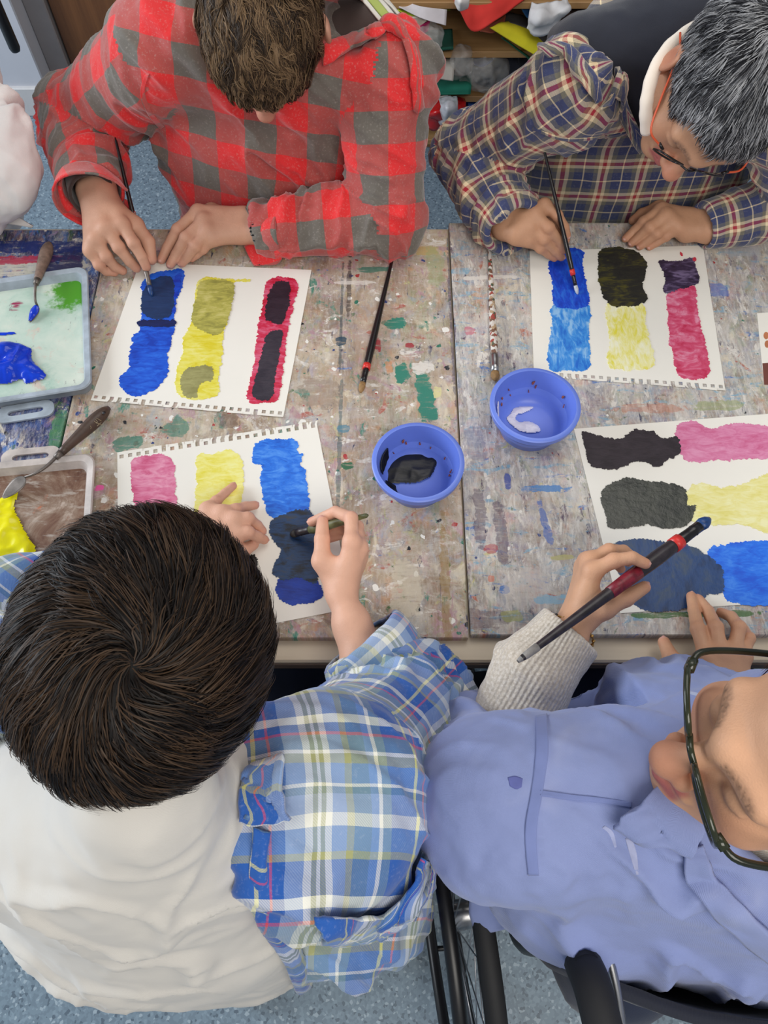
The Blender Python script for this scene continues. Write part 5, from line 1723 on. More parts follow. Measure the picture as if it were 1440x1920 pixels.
sw.cap((-.36, 1.27, .98), (-.03, 1.26, .99), .08, .075, .04, 0).cap((TX, 1.32, .85), (TX, 1.26, 1.03), .13, .08, .04, 0)
cloth('sweater', sw, M['knit_brown'], red_p, {0: Map('pln', (0, 1.2, 1), (0, 1, 0), (1, 0, 0))}, {0: (.004, 8, 10, .3)}, 1, 5)
su = Surf(bpy.data.objects['sweater'])
for o_, w_, c_ in ((0, 7, srgb(226, 222, 212)), (11, 16, srgb(176, 190, 104)), (30, 6, srgb(226, 222, 212)), (44, 6, srgb(226, 222, 212))):
    a_ = [(640 + o_, -40), (676 + o_, 0), (712 + o_, 44)]
    strip('sweater_stripe', su, a_, [(x + w_, y - 2) for x, y in a_], plain('stripe_yarn', c_, .9, .05), red_p, .003, .002, 20, 4)
leg = SDF((-.45, 1.1, 0), (.08, 1.7, .62), .009)
for m in (-1, 1):
    leg.chain([(TX + m * .09, 1.42, .52), (TX + m * .10, 1.20, .52), (TX + m * .10, 1.24, .06)], [.085, .07, .05], .04)
    leg.cap((TX + m * .1, 1.28, .035), (TX + m * .1, 1.14, .03), .035, .03, .02)
cloth('trousers', leg, M['dark_trousers'], red_p, {0: Map('pln', (0, 0, 0), (0, 0, 1), (1, 0, 0))}, {0: (.004, 6, 9, .3)})
tipA = at(285, 556, BT + .002)
brush('black-handled brush in the red check painter hand, tip on dark blue paint', tipA, solve_len(tipA, 216, 258, .285, .80, 1.05), .0052, M['black_gloss'], M['bristle_blue'], M['dull_steel'], .020, .026, flat=.75)

# ================================================================== person in navy tartan shirt, grey hair
HC = at(1352, 168, 1.115)
HR = basis((-.30, -.62, -.72), (.22, -.70, .66))
gr_p = empty('person', (.49, 1.42, 0), 'grey-haired person in navy tartan shirt and glasses leaning over a sheet', 'person')
A = cr((940, 330), 3.6)
hCc = hand_mesh(A(135, 350, .812), [(at(952, 414, .806), .0225), (at(928, 380, .80), .024)],
                [[A(290, 200, .838), A(375, 265, .832), A(425, 345, .812), A(442, 400, .798)],
                 [A(225, 265, .832), A(320, 350, .826), A(385, 440, .800), A(416, 500, .782)],
                 [A(195, 345, .818), A(290, 430, .806), A(360, 505, .782), A(405, 548, .768)],
                 [A(185, 430, .800), A(265, 490, .788), A(320, 530, .772), A(358, 556, .763)]],
                [A(300, 270, .800), A(390, 350, .790), A(432, 430, .782)], (.1, -.4, .92), .98)
hD = hand_mesh(A(1250, 330, .782), [(at(1330, 421, .786), .0225), (at(1400, 400, .79), .024)],
               [[A(1080, 225, .796), A(960, 310, .786), A(900, 365, .770), A(838, 422, .759)],
                [A(1110, 270, .798), A(1000, 345, .788), A(935, 405, .770), A(880, 452, .759)],
                [A(1150, 315, .794), A(1050, 390, .784), A(985, 440, .768), A(935, 476, .759)],
                [A(1190, 350, .788), A(1110, 410, .776), A(1050, 450, .766), A(1002, 480, .759)]],
               [A(1060, 220, .768), A(950, 260, .760), A(890, 300, .758)], (.1, -.3, .95), .98)
hm = head_mesh(HC, HR, 1.08, 1.0, (.50, 1.28, 1.0))
V, F, C = body_join([hm, hCc[:3], hD[:3], trunk_mesh((.50, 1.28, 1.0), (.49, 1.29, .9), (.49, 1.42, .5))])
gb_ = obj_np('body', V, F, M['skin_b'], gr_p, True, None, C)
add_nails(gb_, hCc[3], (0, 1, 2))
add_nails(gb_, hD[3], (0, 1, 2, 3))
hair('hair', gr_p, M['hair_matt'], HC + HR @ np.array([0, -.016, .036]), HR, (.079, .100, .089), (.1, -.45, 1), 26000,
     lambda U: np.full(len(U), .030), lambda U: (U[:, 2] > -.12 - .5 * (U[:, 1] < -.15)) & ~((U[:, 1] > .62) & (U[:, 2] < .40)),
     [srgb(22, 22, 25), srgb(42, 42, 46), srgb(70, 71, 75), srgb(168, 168, 170)], 8, swirl=.2, lift=.12, width=.0008, clump=.45, scatter=.35, guides=1500, lock=.5, capcol=srgb(52, 50, 52))
glasses('thin black and orange framed eyeglasses on the grey-haired person', HC, HR, M['black_gloss'], plain('orange_metal', S_(206, 84, 46), .35, .1), M['lens'], w=.050, h=.032, thick=.0013)
SR, E1, W1 = at(1085, 160, 1.0), at(882, 292, .79), at(958, 420, .806)
SL, E2, W2 = at(1500, 215, 1.0), at(1500, 372, .80), at(1332, 421, .787)
TX = .49
s = SDF((.02, .93, .48), (.95, 1.60, 1.20), .0042)
s.cap((TX, 1.33, .55), (TX, 1.29, .82), .215, .21, .03, 0, ((0, 1, 0), .62))
s.cap((TX, 1.29, .80), (TX, 1.27, .96), .21, .18, .05, 0, ((0, 1, 0), .62))
s.cap(SR, (TX, 1.27, .95), .072, .10, .05, 0).cap(SL, (TX, 1.27, .95), .072, .10, .05, 0)
s.chain([SR, E1], [.076, .066], .03, 1)
s.chain([E1, W1], [.066, .054], .02, 2)
s.chain([SL, E2], [.075, .062], .03, 3)
s.chain([E2, W2], [.060, .042], .02, 4)
d = nrm(W1 - E1); d2 = nrm(W2 - E2)
s.cap(W1 - d * .02, W1 + d * .09, .041, .046, .004, sub=True).cut(W1 + d * .016, d)
s.cap(W2 - d2 * .02, W2 + d2 * .09, .032, .034, .004, sub=True).cut(W2 + d2 * .02, d2)
nb = HC + HR @ np.array([0, -.045, -.17])
s.cap(nb + [0, 0, -.03], nb + [-.09, .08, .10], .07, .10, .02, sub=True)
maps = {0: Map('pln', (TX, 1.2, .8), (0, .5, .87), (1, 0, 0), rot=-.06), 1: Map('cyl', SR, E1, (.3, -.6, .8), .07, (.02, .01)), 2: Map('cyl', E1, W1, (0, 0, 1), .06, (.03, .02)), 3: Map('cyl', SL, E2, (-.2, -.8, .5), .07), 4: Map('cyl', E2, W2, (0, -.5, 1), .05)}
ts_ = cloth('tartan_shirt', s, M['tartan'], gr_p, maps, {0: (.008, 4, 10, .3), 1: (.009, 5, 15, .5), 2: (.009, 5, 19, -.3), 3: (.008, 6, 14, .6), 4: (.007, 6, 22, .4)}, 1, 41)
hd = SDF((.12, 1.0, .85), (.95, 1.6, 1.25), .006)
hd.cap(at(1095, 112, 1.02), at(1260, 90, 1.03), .066, .085, .04, 0).cap(at(1260, 90, 1.03), (.72, 1.3, 1.02), .085, .08, .04, 0).cap((TX, 1.34, .8), (TX, 1.28, 1.0), .14, .11, .05, 0)
hd.cap(at(1185, 150, .98), at(1230, 190, .97), .06, .06, .03, 0)
ho_ = cloth('hoodie', hd, M['navy'], gr_p, {0: Map('pln', (0, 1.2, 1), (0, 1, 0), (1, 0, 0))}, {0: (.005, 8, 10, .4)}, 1, 15)
su = Surf(ts_, ho_)
strip('collar', su, [(1020, 92), (1062, 86), (1096, 124), (1124, 176)], [(1030, 112), (1058, 108), (1084, 142), (1112, 188)], M['tartan'], gr_p, .005, .010, 40, 6, .002, 3, .006)
strip('collar', su, [(1130, 190), (1150, 122), (1164, 150), (1190, 206), (1216, 258)], [(1126, 196), (1136, 176), (1152, 186), (1180, 226), (1204, 268)], M['tartan'], gr_p, .005, .012, 40, 6, .001, 5, .008)
strip('yoke_seam', su, [(1000, 238), (1060, 258), (1130, 254), (1180, 246)], [(1000, 243), (1060, 263), (1130, 259), (1180, 251)], M['tartan'], gr_p, .003, .0005, 40, 4)
Pp = [(1213, 246, 1.06), (1211, 215, 1.085), (1214, 180, 1.105), (1226, 135, 1.125), (1252, 92, 1.14), (1290, 60, 1.15), (1330, 36, 1.15), (1372, 16, 1.15)]
hoodp = catmull([Z(*p) for p in Pp], 44)
obj('hood_edge', tube(hoodp, .0092 + .0004 * np.sin(np.arange(44) * 1.3), 14, flat=((0, -.6, .8), .6)), M['hood_white'], gr_p)
leg = SDF((.22, 1.1, 0), (.78, 1.7, .62), .009)
for m in (-1, 1):
    leg.chain([(TX + m * .09, 1.42, .52), (TX + m * .10, 1.20, .52), (TX + m * .10, 1.24, .06)], [.085, .07, .05], .04)
    leg.cap((TX + m * .1, 1.28, .035), (TX + m * .1, 1.14, .03), .035, .03, .02)
cloth('trousers', leg, M['dark_trousers'], gr_p, {0: Map('pln', (0, 0, 0), (0, 0, 1), (1, 0, 0))}, {0: (.004, 6, 9, .3)})
tipC = at(1083, 552, BT + .002)
brush('thin black brush with red band in the tartan painter hand, tip on blue strip', tipC, solve_len(tipC, 1013, 250, .27, .80, 1.02), .0042, M['black_gloss'], M['bristle_white'], M['black_gloss'], .016, .018, (.0, .010, M['band_red']), flat=.8)

# ================================================================== dark-haired person at the front left
HC = atd(292, 1258, .625)
HR = basis((.06, .80, -.60), (.03, .60, .80))
by_p = empty('person', (-.24, -.03, 0), 'dark-haired person seen from above in white top and blue plaid shirt', 'person')
A = cr((340, 880), 3.6)
hE = hand_mesh(A(195, 470, .785), [(A(110, 560, .79), .025), (A(-120, 900, .80), .032), (at(60, 1230, .79), .036)],
               [[A(385, 435, .788), A(450, 425, .790), A(515, 455, .772), A(560, 475, .761)],
                [A(365, 345, .790), A(450, 332, .790), A(510, 380, .771), A(545, 415, .761)],
                [A(275, 300, .786), A(370, 272, .782), A(435, 252, .770), A(497, 242, .762)],
                [A(180, 275, .780), A(235, 215, .775), A(295, 160, .766), A(350, 112, .760)]],
               [A(340, 575, .775), A(420, 545, .768), A(486, 508, .762)], (0, -.1, 1), .93)
hF = hand_mesh(A(1085, 860, .800), [(A(1150, 1050, .795), .024), (A(1250, 1330, .785), .032), (at(760, 1300, .76), .037)],
               [[A(1150, 490, .850), A(1145, 330, .846), A(1040, 285, .822), A(880, 355, .800)],
                [A(1195, 530, .832), A(1185, 390, .822), A(1075, 330, .802), A(960, 390, .784)],
                [A(1195, 580, .812), A(1195, 440, .800), A(1090, 390, .782), A(990, 430, .770)],
                [A(1180, 640, .794), A(1180, 500, .784), A(1090, 440, .770), A(1000, 470, .764)]],
               [A(950, 620, .826), A(950, 470, .832), A(953, 350, .828)], (-.3, -.1, .95), .93)
V, F, C = body_join([head_mesh(HC, HR, 1.0, .98, (-.245, .10, .96)), hE[:3], hF[:3], trunk_mesh((-.245, .10, .96), (-.25, .09, .9), (-.21, .06, .5))])
bb_ = obj_np('body', V, F, M['skin_c'], by_p, True, None, C)
add_nails(bb_, hE[3], (0, 1, 2, 3, 4))
add_nails(bb_, hF[3], (0, 4))
hair('hair', by_p, M['hair'], HC + HR @ np.array([0, -.016, .034]), HR, (.088, .108, .098), HR.T @ nrm(CAM - HC + np.array([.0, -.06, 0])), 42000,
     lambda U: .066 + 0 * U[:, 0], lambda U: (U[:, 2] > -.35 - .5 * (U[:, 1] < .0)) & ~((U[:, 1] > .7) & (U[:, 2] < .2)),
     [srgb(13, 11, 12), srgb(20, 16, 15), srgb(32, 25, 21), srgb(66, 50, 37)], 12, swirl=.75, lift=.14, wave=.12, wavef=1, width=.0008, clump=.7, scatter=.14, rph=.3, guides=900, lock=.6, capr=.95, capcol=srgb(14, 12, 12), capkeep=lambda U: (U[:, 2] > -.40) & ~((U[:, 1] > .7) & (U[:, 2] < .2)))
NB = HC + HR @ np.array([0, -.05, -.15])
TXc = -.26
s = SDF((-.62, -.26, .42), (.10, .36, 1.32), .0045)
s.cap((-.225, .0, .50), (-.245, .045, .78), .160, .178, .05, 0, ((0, 1, 0), .78))
s.cap((TXc + .01, .06, .78), (TXc + .01, .075, .98), .182, .13, .06, 0, ((0, 1, 0), .75))
s.cap((TXc - .14, .08, .965), (TXc + .15, .08, .965), .075, .075, .06, 0)
nape = HC + HR @ np.array([0, -.058, -.066])
s.cap(nape, (TXc + .02, .07, .96), .058, .10, .05, 0)
wt_ = cloth('white_top', s, M['tee'], by_p, {0: Map('pln', (0, 0, 0), (0, .3, 1), (1, 0, 0))}, {0: (.009, 5, 9, .4)}, 2, 61, fine=.0003)
SRb, E1, W1 = at(600, 1500, .97), at(775, 1322, .755), at(695, 1225, .785)
SLb, E2 = at(70, 1400, .97), at(-60, 1215, .80)
s = SDF((-.80, -.22, .42), (.24, .48, 1.10), .0042)
s.chain([(-.115, .055, .965), SRb], [.082, .088], .04, 0)
s.cap(SRb, at(640, 1640, .74), .092, .10, .05, 0)
s.cap(at(640, 1640, .74), at(700, 1690, .52), .10, .085, .04, 0)
s.chain([SRb, E1], [.088, .072], .035, 1)
s.chain([E1, W1], [.068, .056], .02, 2)
s.chain([(-.36, .07, .965), SLb, E2], [.08, .085, .07], .03, 3)
s.chain([E2, at(20, 1130, .80), at(150, 1080, .79)], [.066, .058, .045], .02, 4)
d = nrm(W1 - E1)
s.cap(W1 - d * .03, W1 + d * .09, .044, .052, .004, sub=True).cut(W1 + d * .012, d)
q1, q2 = at(452, 1546, 1.04), at(520, 1780, .92)
nl = nrm(np.cross(q2 - q1, [0, 0, 1]))
nl = nl if nl[0] < 0 else -nl
for zz in (.98, .80, .62):
    s.cut([*((q1 + q2) / 2 + nl * .004)[:2], zz], nl, .006, .15)
maps = {0: Map('pln', (-.05, 0, .8), (.05, 1, -.05), (.98, .0, -.25), rot=-.1), 1: Map('cyl', SRb, E1, (.1, .0, 1), .085, (.03, .02)), 2: Map('cyl', E1, W1, (0, 0, 1), .06), 3: Map('cyl', SLb, E2, (0, 0, 1), .08), 4: Map('cyl', E2, at(20, 1130, .8), (0, 0, 1), .06)}
ps_ = cloth('plaid_shirt', s, M['blueplaid'], by_p, maps, {0: (.012, 6, 14, .5), 1: (.012, 6, 16, .5), 2: (.008, 6, 18, .3), 3: (.011, 6, 15, .5), 4: (.009, 7, 16, .3)}, 1, 71)
cu = [np.array([p, q]) for p, q in ()]
side = nrm(np.cross(d, [0, 0, 1])); upc = np.cross(side, d)
sheet('rolled_cuff', [[W1 + d * o + (side * math.cos(a) + upc * math.sin(a)) * r for a in np.linspace(0, 2 * math.pi, 16)] for o, r in ((-.050, .062), (-.012, .0655), (.018, .063), (.020, .056))], M['blueplaid'], by_p, .004, 60, 16, .003, 9)
su = Surf(wt_, ps_)
strip('shirt_edge', Surf(wt_), [(446, 1546), (452, 1620), (474, 1700), (520, 1790), (562, 1866)], [(490, 1546), (494, 1620), (514, 1700), (552, 1780), (582, 1840)], M['blueplaid'], by_p, .005, .016, 60, 8, .002, 13, .008, 10)
strip('collar', su, [(438, 1530), (470, 1540), (520, 1546), (556, 1540)], [(470, 1450), (490, 1440), (520, 1430), (536, 1420)], M['blueplaid'], by_p, .005, .012, 40, 8, .001, 15, .006)
strip('shirt_hem', su, [(598, 1702), (650, 1704), (704, 1700), (748, 1664), (780, 1600)], [(602, 1746), (655, 1750), (712, 1740), (764, 1712), (796, 1650)], M['blueplaid'], by_p, .005, .010, 60, 8, .003, 17, .006)
leg = SDF((-.48, -.2, 0), (.0, .75, .62), .009)
for m in (-1, 1):
    leg.chain([(-.22 + m * .08, .06, .50), (-.24 + m * .10, .36, .50), (-.24 + m * .10, .40, .06)], [.075, .068, .05], .04)
    leg.cap((-.24 + m * .1, .36, .035), (-.24 + m * .1, .52, .03), .035, .03, .02)
cloth('trousers', leg, M['navy_jeans'], by_p, {0: Map('pln', (0, 0, 0), (0, 0, 1), (1, 0, 0))}, {0: (.004, 6, 9, .3)})
tipF = at(545, 1002, BT + .003)
brush('murky green-handled brush in the dark-haired painter hand', tipF, solve_len(tipF, 690, 966, .155, .76, .95), .0074, M['murky'], M['bristle_dark'], M['dirty_black'], .014, .028, flat=.8)

# ================================================================== person in blue shirt in the wheelchair
HC = atd(1540, 1422, .605)
HR = basis((-.985, .03, .13), (.13, .02, .98))
wo_p = empty('person', (.42, -.08, 0), 'person in washed blue shirt and dark-rimmed glasses seated in a wheelchair', 'person')
A = cr((800, 760), 2.25)
hG = hand_mesh(A(635, 900, .862), [(A(585, 975, .860), .023), (at(1000, 1262, .842), .026), (at(968, 1340, .818), .028)],
               [[A(700, 700, .905), A(790, 655, .918), A(868, 643, .924), A(922, 668, .920)],
                [A(690, 660, .890), A(770, 615, .895), A(830, 615, .880), A(880, 650, .868)],
                [A(680, 660, .870), A(755, 620, .872), A(810, 625, .858), A(850, 660, .850)],
                [A(665, 680, .850), A(730, 650, .850), A(785, 655, .840), A(820, 690, .834)]],
               [A(750, 855, .888), A(840, 815, .890), A(918, 768, .884)], (-.2, .1, 1), .93)
A2 = cr((1180, 1080), 3.427)
hH = hand_mesh(A2(620, 680, .785), [(A2(690, 770, .78), .024), (at(1450, 1370, .77), .034)],
               [[A2(495, 520, .795), A2(440, 340, .792), A2(415, 220, .772), A2(398, 130, .759)],
                [A2(590, 510, .798), A2(555, 330, .796), A2(505, 225, .774), A2(445, 150, .760)],
                [A2(670, 500, .794), A2(705, 330, .798), A2(655, 262, .778), A2(590, 235, .762)],
                [A2(725, 520, .785), A2(768, 400, .786), A2(735, 345, .770), A2(680, 320, .760)]],
               [A2(370, 610, .775), A2(265, 520, .768), A2(222, 425, .760)], (0, -.1, 1), .95)
hm = head_mesh(HC, HR, 1.22, 1.0, (.43, .09, .98), mouth=.004)
V, F, C = body_join([hm, hG[:3], hH[:3], trunk_mesh((.43, .09, .98), (.42, .10, .9), (.42, .09, .5))])
wb_ = obj_np('body', V, F, M['skin_d'], wo_p, True, None, C)
add_nails(wb_, hG[3], (0, 4))
add_nails(wb_, hH[3], (0, 1, 2, 4))
hair('hair', wo_p, M['hair'], HC + HR @ np.array([0, -.016, .036]), HR, (.082, .102, .092), (0, -.4, 1), 9000,
     lambda U: np.full(len(U), .07), lambda U: (U[:, 2] > -.3 - .5 * (U[:, 1] < -.1)) & ~((U[:, 1] > .16) & (U[:, 2] < .87)),
     [srgb(44, 30, 24), srgb(72, 50, 38), srgb(100, 72, 52)], 18, swirl=.1, lift=.05, wave=.15, width=.0010, clump=.4, scatter=.1, capcol=srgb(44, 30, 24))
glasses('dark olive thick-rimmed eyeglasses on the person in blue', HC, HR, plain('olive_black_acetate', S_(40, 44, 30), .15, .3, 40), plain('olive_black_temple', S_(34, 38, 28), .2, .2, 40), M['lens'], w=.062, h=.046, thick=.0026, y=.106, pant=.5)
SLw, E1, W1 = at(955, 1510, .955), at(915, 1425, .80), at(952, 1376, .815)
TXw, TYw = .415, .075
s = SDF((-.05, -.26, .45), (.90, .42, 1.12), .0045)
s.cap((TXw, TYw, .50), (TXw, TYw, .78), .19, .21, .04, 0, ((0, 1, 0), .72))
s.cap((TXw, TYw, .76), (TXw, TYw + .01, .95), .215, .15, .06, 0, ((0, 1, 0), .75))
s.cap(SLw, (TXw, .085, .975), .084, .10, .06, 0).cap((.66, .09, .94), (TXw, .085, .975), .085, .10, .06, 0)
s.ell(at(1205, 1385, .80), (.15, .085, .13), k=.05, part=0)
s.ell(at(1085, 1640, .80), (.11, .09, .12), k=.06, part=0)
s.chain([SLw, E1], [.086, .074], .04, 1)
s.chain([E1, W1], [.072, .058], .03, 2)
s.chain([(.66, .09, .94), at(1540, 1400, .77)], [.085, .07], .03, 3)
s.chain([at(1540, 1400, .77), at(1450, 1355, .78)], [.062, .05], .02, 3)
d = nrm(at(1000, 1262, .842) - W1)
s.cap(W1 - d * .02, W1 + d * .09, .050, .056, .004, sub=True).cut(W1 + d * .018, d)
nbw = HC + HR @ np.array([0, -.045, -.16])
s.cap(nbw + [0, 0, -.03], nbw + [0, 0, .12], .066, .085, .015, sub=True)
maps = {0: Map('pln', (TXw, 0, .8), (0, 1, 0), (1, 0, 0)), 1: Map('cyl', SLw, E1, (0, 0, 1), .085), 2: Map('cyl', E1, W1, (0, 0, 1), .065), 3: Map('cyl', (.66, .03, .94), at(1530, 1400, .77), (0, 0, 1), .08)}
bs_ = cloth('blue_shirt', s, M['denim'], wo_p, maps, {0: (.012, 7, 15, .6), 1: (.013, 8, 18, .5), 2: (.008, 6, 14, .3), 3: (.009, 5, 12, .5)}, 1, 81)
sl = SDF(W1 - .25, W1 + .25, .0032)
arm = [at(960, 1362, .812), at(1000, 1262, .842), A(597, 962, .860)]
sl.chain(arm, [.053, .050, .043], .01, 0)
dd = nrm(arm[2] - arm[1])
sl.cut(arm[2] + dd * .004, dd, .004).cap(arm[2] - dd * .012, arm[2] + dd * .05, .0365, .0365, .003, sub=True)
cloth('sweater_sleeve', sl, M['knit_cream'], wo_p, {0: Map('cyl', arm[0], arm[2], (0, 0, 1), .042)}, {0: (.0035, 6, 12, .2)}, 1, 91)
# collar, seams, sweater neck
su = Surf(bs_)
strip('collar', su, [(1146, 1546), (1200, 1568), (1256, 1592), (1290, 1606)], [(1238, 1474), (1268, 1484), (1300, 1500), (1330, 1520)], M['denim'], wo_p, .005, .012, 40, 8, .0, 15, .006)
strip('placket', su, [(1280, 1590), (1284, 1640), (1318, 1684), (1380, 1742), (1450, 1800)], [(1318, 1580), (1336, 1628), (1366, 1666), (1412, 1712), (1470, 1762)], M['denim'], wo_p, .005, .006, 50, 6, .0, 16)
strip('armhole_seam', su, [(1004, 1344), (1004, 1410), (996, 1480), (984, 1560), (990, 1640)], [(1026, 1340), (1028, 1410), (1018, 1480), (1006, 1560), (1010, 1640)], M['seam'], wo_p, .003, .0, 60, 4)
strip('yoke_seam', su, [(1012, 1482), (1070, 1490), (1130, 1496), (1184, 1504)], [(1012, 1492), (1070, 1500), (1130, 1506), (1184, 1514)], M['seam'], wo_p, .003, .0, 60, 4)
for q1, q2, c_ in (([(952, 1458), (966, 1455), (980, 1460)], [(956, 1474), (968, 1480), (978, 1476)], S_(92, 100, 164)), ([(1128, 1552), (1142, 1564), (1152, 1590)], [(1134, 1548), (1150, 1560), (1156, 1588)], S_(162, 170, 208)), ([(1172, 1572), (1180, 1600), (1192, 1640)], [(1184, 1570), (1194, 1600), (1197, 1640)], S_(164, 170, 204)), ([(1280, 1292), (1310, 1300)], [(1282, 1298), (1308, 1306)], S_(174, 182, 208))):
    strip('paint_stain', su, q1, q2, plain('dried_paint', c_, .7, .12, 60), wo_p, .0008, .0, 14, 5)
ring = [nbw + np.array([math.cos(a) * .070, math.sin(a) * .070, .012 + .012 * math.sin(a)]) for a in np.linspace(0, 2 * math.pi, 24)]
sheet('sweater_neck', [ring, [p + np.array([0, 0, .028]) - (p - nbw) * .06 for p in ring], [p + np.array([0, 0, .05]) - (p - nbw) * .14 for p in ring]], M['knit_cream'], wo_p, .006, 80, 12)
leg = SDF((.15, -.25, 0), (.7, .75, .66), .009)
for m in (-1, 1):
    leg.chain([(.42 + m * .10, -.06, .55), (.40 + m * .10, .36, .57), (.40 + m * .10, .42, .12)], [.09, .075, .055], .04)
    leg.cap((.40 + m * .1, .38, .09), (.40 + m * .1, .54, .085), .035, .03, .02)
cloth('trousers', leg, M['navy_jeans'], wo_p, {0: Map('pln', (0, 0, 0), (0, 0, 1), (1, 0, 0))}, {0: (.004, 6, 9, .3)})
wbr = brush('large paint-flecked black brush with red band held by the person in blue', at(1331, 972, .902), at(971, 1240, .922), .0092, M['dirty_black'], M['bristle_blue'], M['black_gloss'], .020, .036, (.0, .013, M['band_red']), M['grey_tip'], .7)
sheet('hanging_shirt_tail', [[Z(888, 1640, .66), Z(940, 1625, .68), Z(985, 1650, .69), Z(1010, 1690, .69)], [Z(880, 1700, .62), Z(935, 1690, .65), Z(975, 1705, .67), Z(1005, 1712, .68)], [Z(890, 1752, .60), Z(930, 1746, .62), Z(960, 1738, .65), Z(985, 1726, .67)]], M['denim'], wo_p, .004, 24, 20, .004, 8)
bt_, be_ = at(1331, 972, .902), at(971, 1240, .922)
bp_ = [bt_ + (be_ - bt_) * f for f in (.40, .45, .50, .55)]
obj('red_paint_smear', tube(bp_, [.0091, .0089, .0084, .0080], 14), M['red_stain'], wbr)
# bracelet on the wrist
bc, bd = A(600, 938, .861), nrm(A(635, 900, .862) - A(570, 985, .86))
bs = nrm(np.cross(bd, [0, 0, 1])); bu = np.cross(bs, bd)
br = empty('bracelet', bc, 'thin gold and black bead bracelet on the wrist of the person in blue', 'bracelet')
ringp = [bc + bs * math.cos(a) * .0345 + bu * math.sin(a) * .0255 + bd * .004 * math.sin(a * 2) for a in np.linspace(0, 2 * math.pi, 40, endpoint=False)]
obj('chain', tube(ringp, .0011, 6, closed=True), M['gold'], br)
for i in range(0, 40, 2):
    b_ = lathe([(0, -.0024), (.0019, -.0014), (.0025, 0), (.0019, .0014), (0, .0024)], ringp[i], 8, ringp[(i + 1) % 40] - ringp[i])
    obj('bead', b_, M['black_gloss'] if 12 < i < 20 else M['gold'], br)

# ================================================================== sleeve of a neighbour in a white smock at the left edge
wh_p = empty('person', (-1.05, 1.40, 0), 'person in glossy white smock, only one sleeve in view at the left edge', 'person')
s = SDF((-1.4, .95, .45), (-.55, 1.75, 1.25), .006)
sh_, el_, wr_ = np.array([-.86, 1.42, 1.02]), at(-22, 318, .86), at(-170, 430, .79)
s.cap((-1.06, 1.45, .5), (-1.06, 1.42, .98), .2, .17, .05, 0, ((0, 1, 0), .65))
s.chain([sh_, el_], [.085, .078], .03, 1).chain([el_, wr_], [.076, .055], .03, 2)
s.cap((-1.06, 1.42, 1.0), sh_, .09, .085, .04, 0)
cloth('white_smock', s, M['smock'], wh_p, {0: Map('pln', (0, 0, 0), (0, 0, 1), (1, 0, 0)), 1: Map('cyl', sh_, el_, (0, 0, 1), .08), 2: Map('cyl', el_, wr_, (0, 0, 1), .07)}, {0: (.010, 4, 7, .5), 1: (.020, 4, 10, .6), 2: (.018, 5, 12, .4)}, 1, 33)
hw = np.array([-1.05, 1.32, 1.22])
HRw = basis((0, -.7, -.7), (0, -.7, .7))
V, F, C = body_join([head_mesh(hw, HRw), trunk_mesh(hw + HRw @ np.array([0, -.045, -.15]), (-1.06, 1.42, .9), (-1.06, 1.45, .45))])
obj_np('body', V, F, M['skin_a'], wh_p, True, None, C)
sheet('smock_hem', [[at(-40, 404, .76), at(20, 402, .76), at(62, 424, .745)], [at(-40, 420, .75), at(10, 420, .75), at(60, 426, .742)]], M['smock'], wh_p, .004, 12, 6)
# ------------------------------------------------------------------ loose brushes, card
brush('black brush with red band and tan bristles lying on the taupe board', at(676, 736, BT + .0062), at(737, 480, BT + .0045), .0062, M['black_gloss'], M['bristle_tan'], M['black_gloss'], .020, .028, (.0, .010, M['band_red']), flat=.8)
brush('paint-spattered brush with metal ferrule lying beside the bowl', at(929, 714, BT + .0064), at(917, 448, BT + .0045), .0064, M['splatter'], M['bristle_tan'], M['steel'], .018, .036, flat=.8, ftaper=1.05)
cd = empty('printed_card', at(1460, 650, BT), 'small white card with a brown printed strip at the right edge', 'card')
cp = [at(1419, 588, BT), at(1500, 582, BT), at(1506, 726, BT), at(1432, 722, BT)]
cl_ = [tuple(p[:2]) for p in cp]
obj('card_sheet', prism(cl_, BT + .0003, BT + .001), M['paper'], cd, False)
st_ = [tuple(at(x, y, BT)[:2]) for x, y in ((1429, 682), (1504, 676), (1506, 726), (1432, 722))]
obj('printed_strip', prism(st_, BT + .001, BT + .0012), plain('brown_print', S_(112, 62, 50), .6, .1), cd, False)
for (x, y) in ((1436, 630), (1438, 646)):
    q_ = [tuple(at(x + 5 * math.cos(a), y + 7 * math.sin(a), BT)[:2]) for a in np.linspace(0, 6.28, 14, endpoint=False)]
    obj('printed_figure', prism(q_, BT + .001, BT + .0012), plain('ochre_print', S_(190, 120, 80), .6, .2), cd, False)

# ------------------------------------------------------------------ wheelchair of the person in blue
wc = empty('wheelchair', (.42, .05, 0), 'black wheelchair with spoked wheels under the person in blue', 'wheelchair')
yaw = math.radians(7)
cw, sw_ = math.cos(yaw), math.sin(yaw)


def WL(x, y, z):   # chair frame: x right, y forward
    return np.array([.42 + x * cw - y * sw_, .09 + x * sw_ + y * cw, z])


def ringpts(x, r, n=56, zc=.31, y0=-.07): return [WL(x, y0 + r * math.cos(a), zc + r * math.sin(a)) for a in np.linspace(0, 2 * math.pi, n, endpoint=False)]


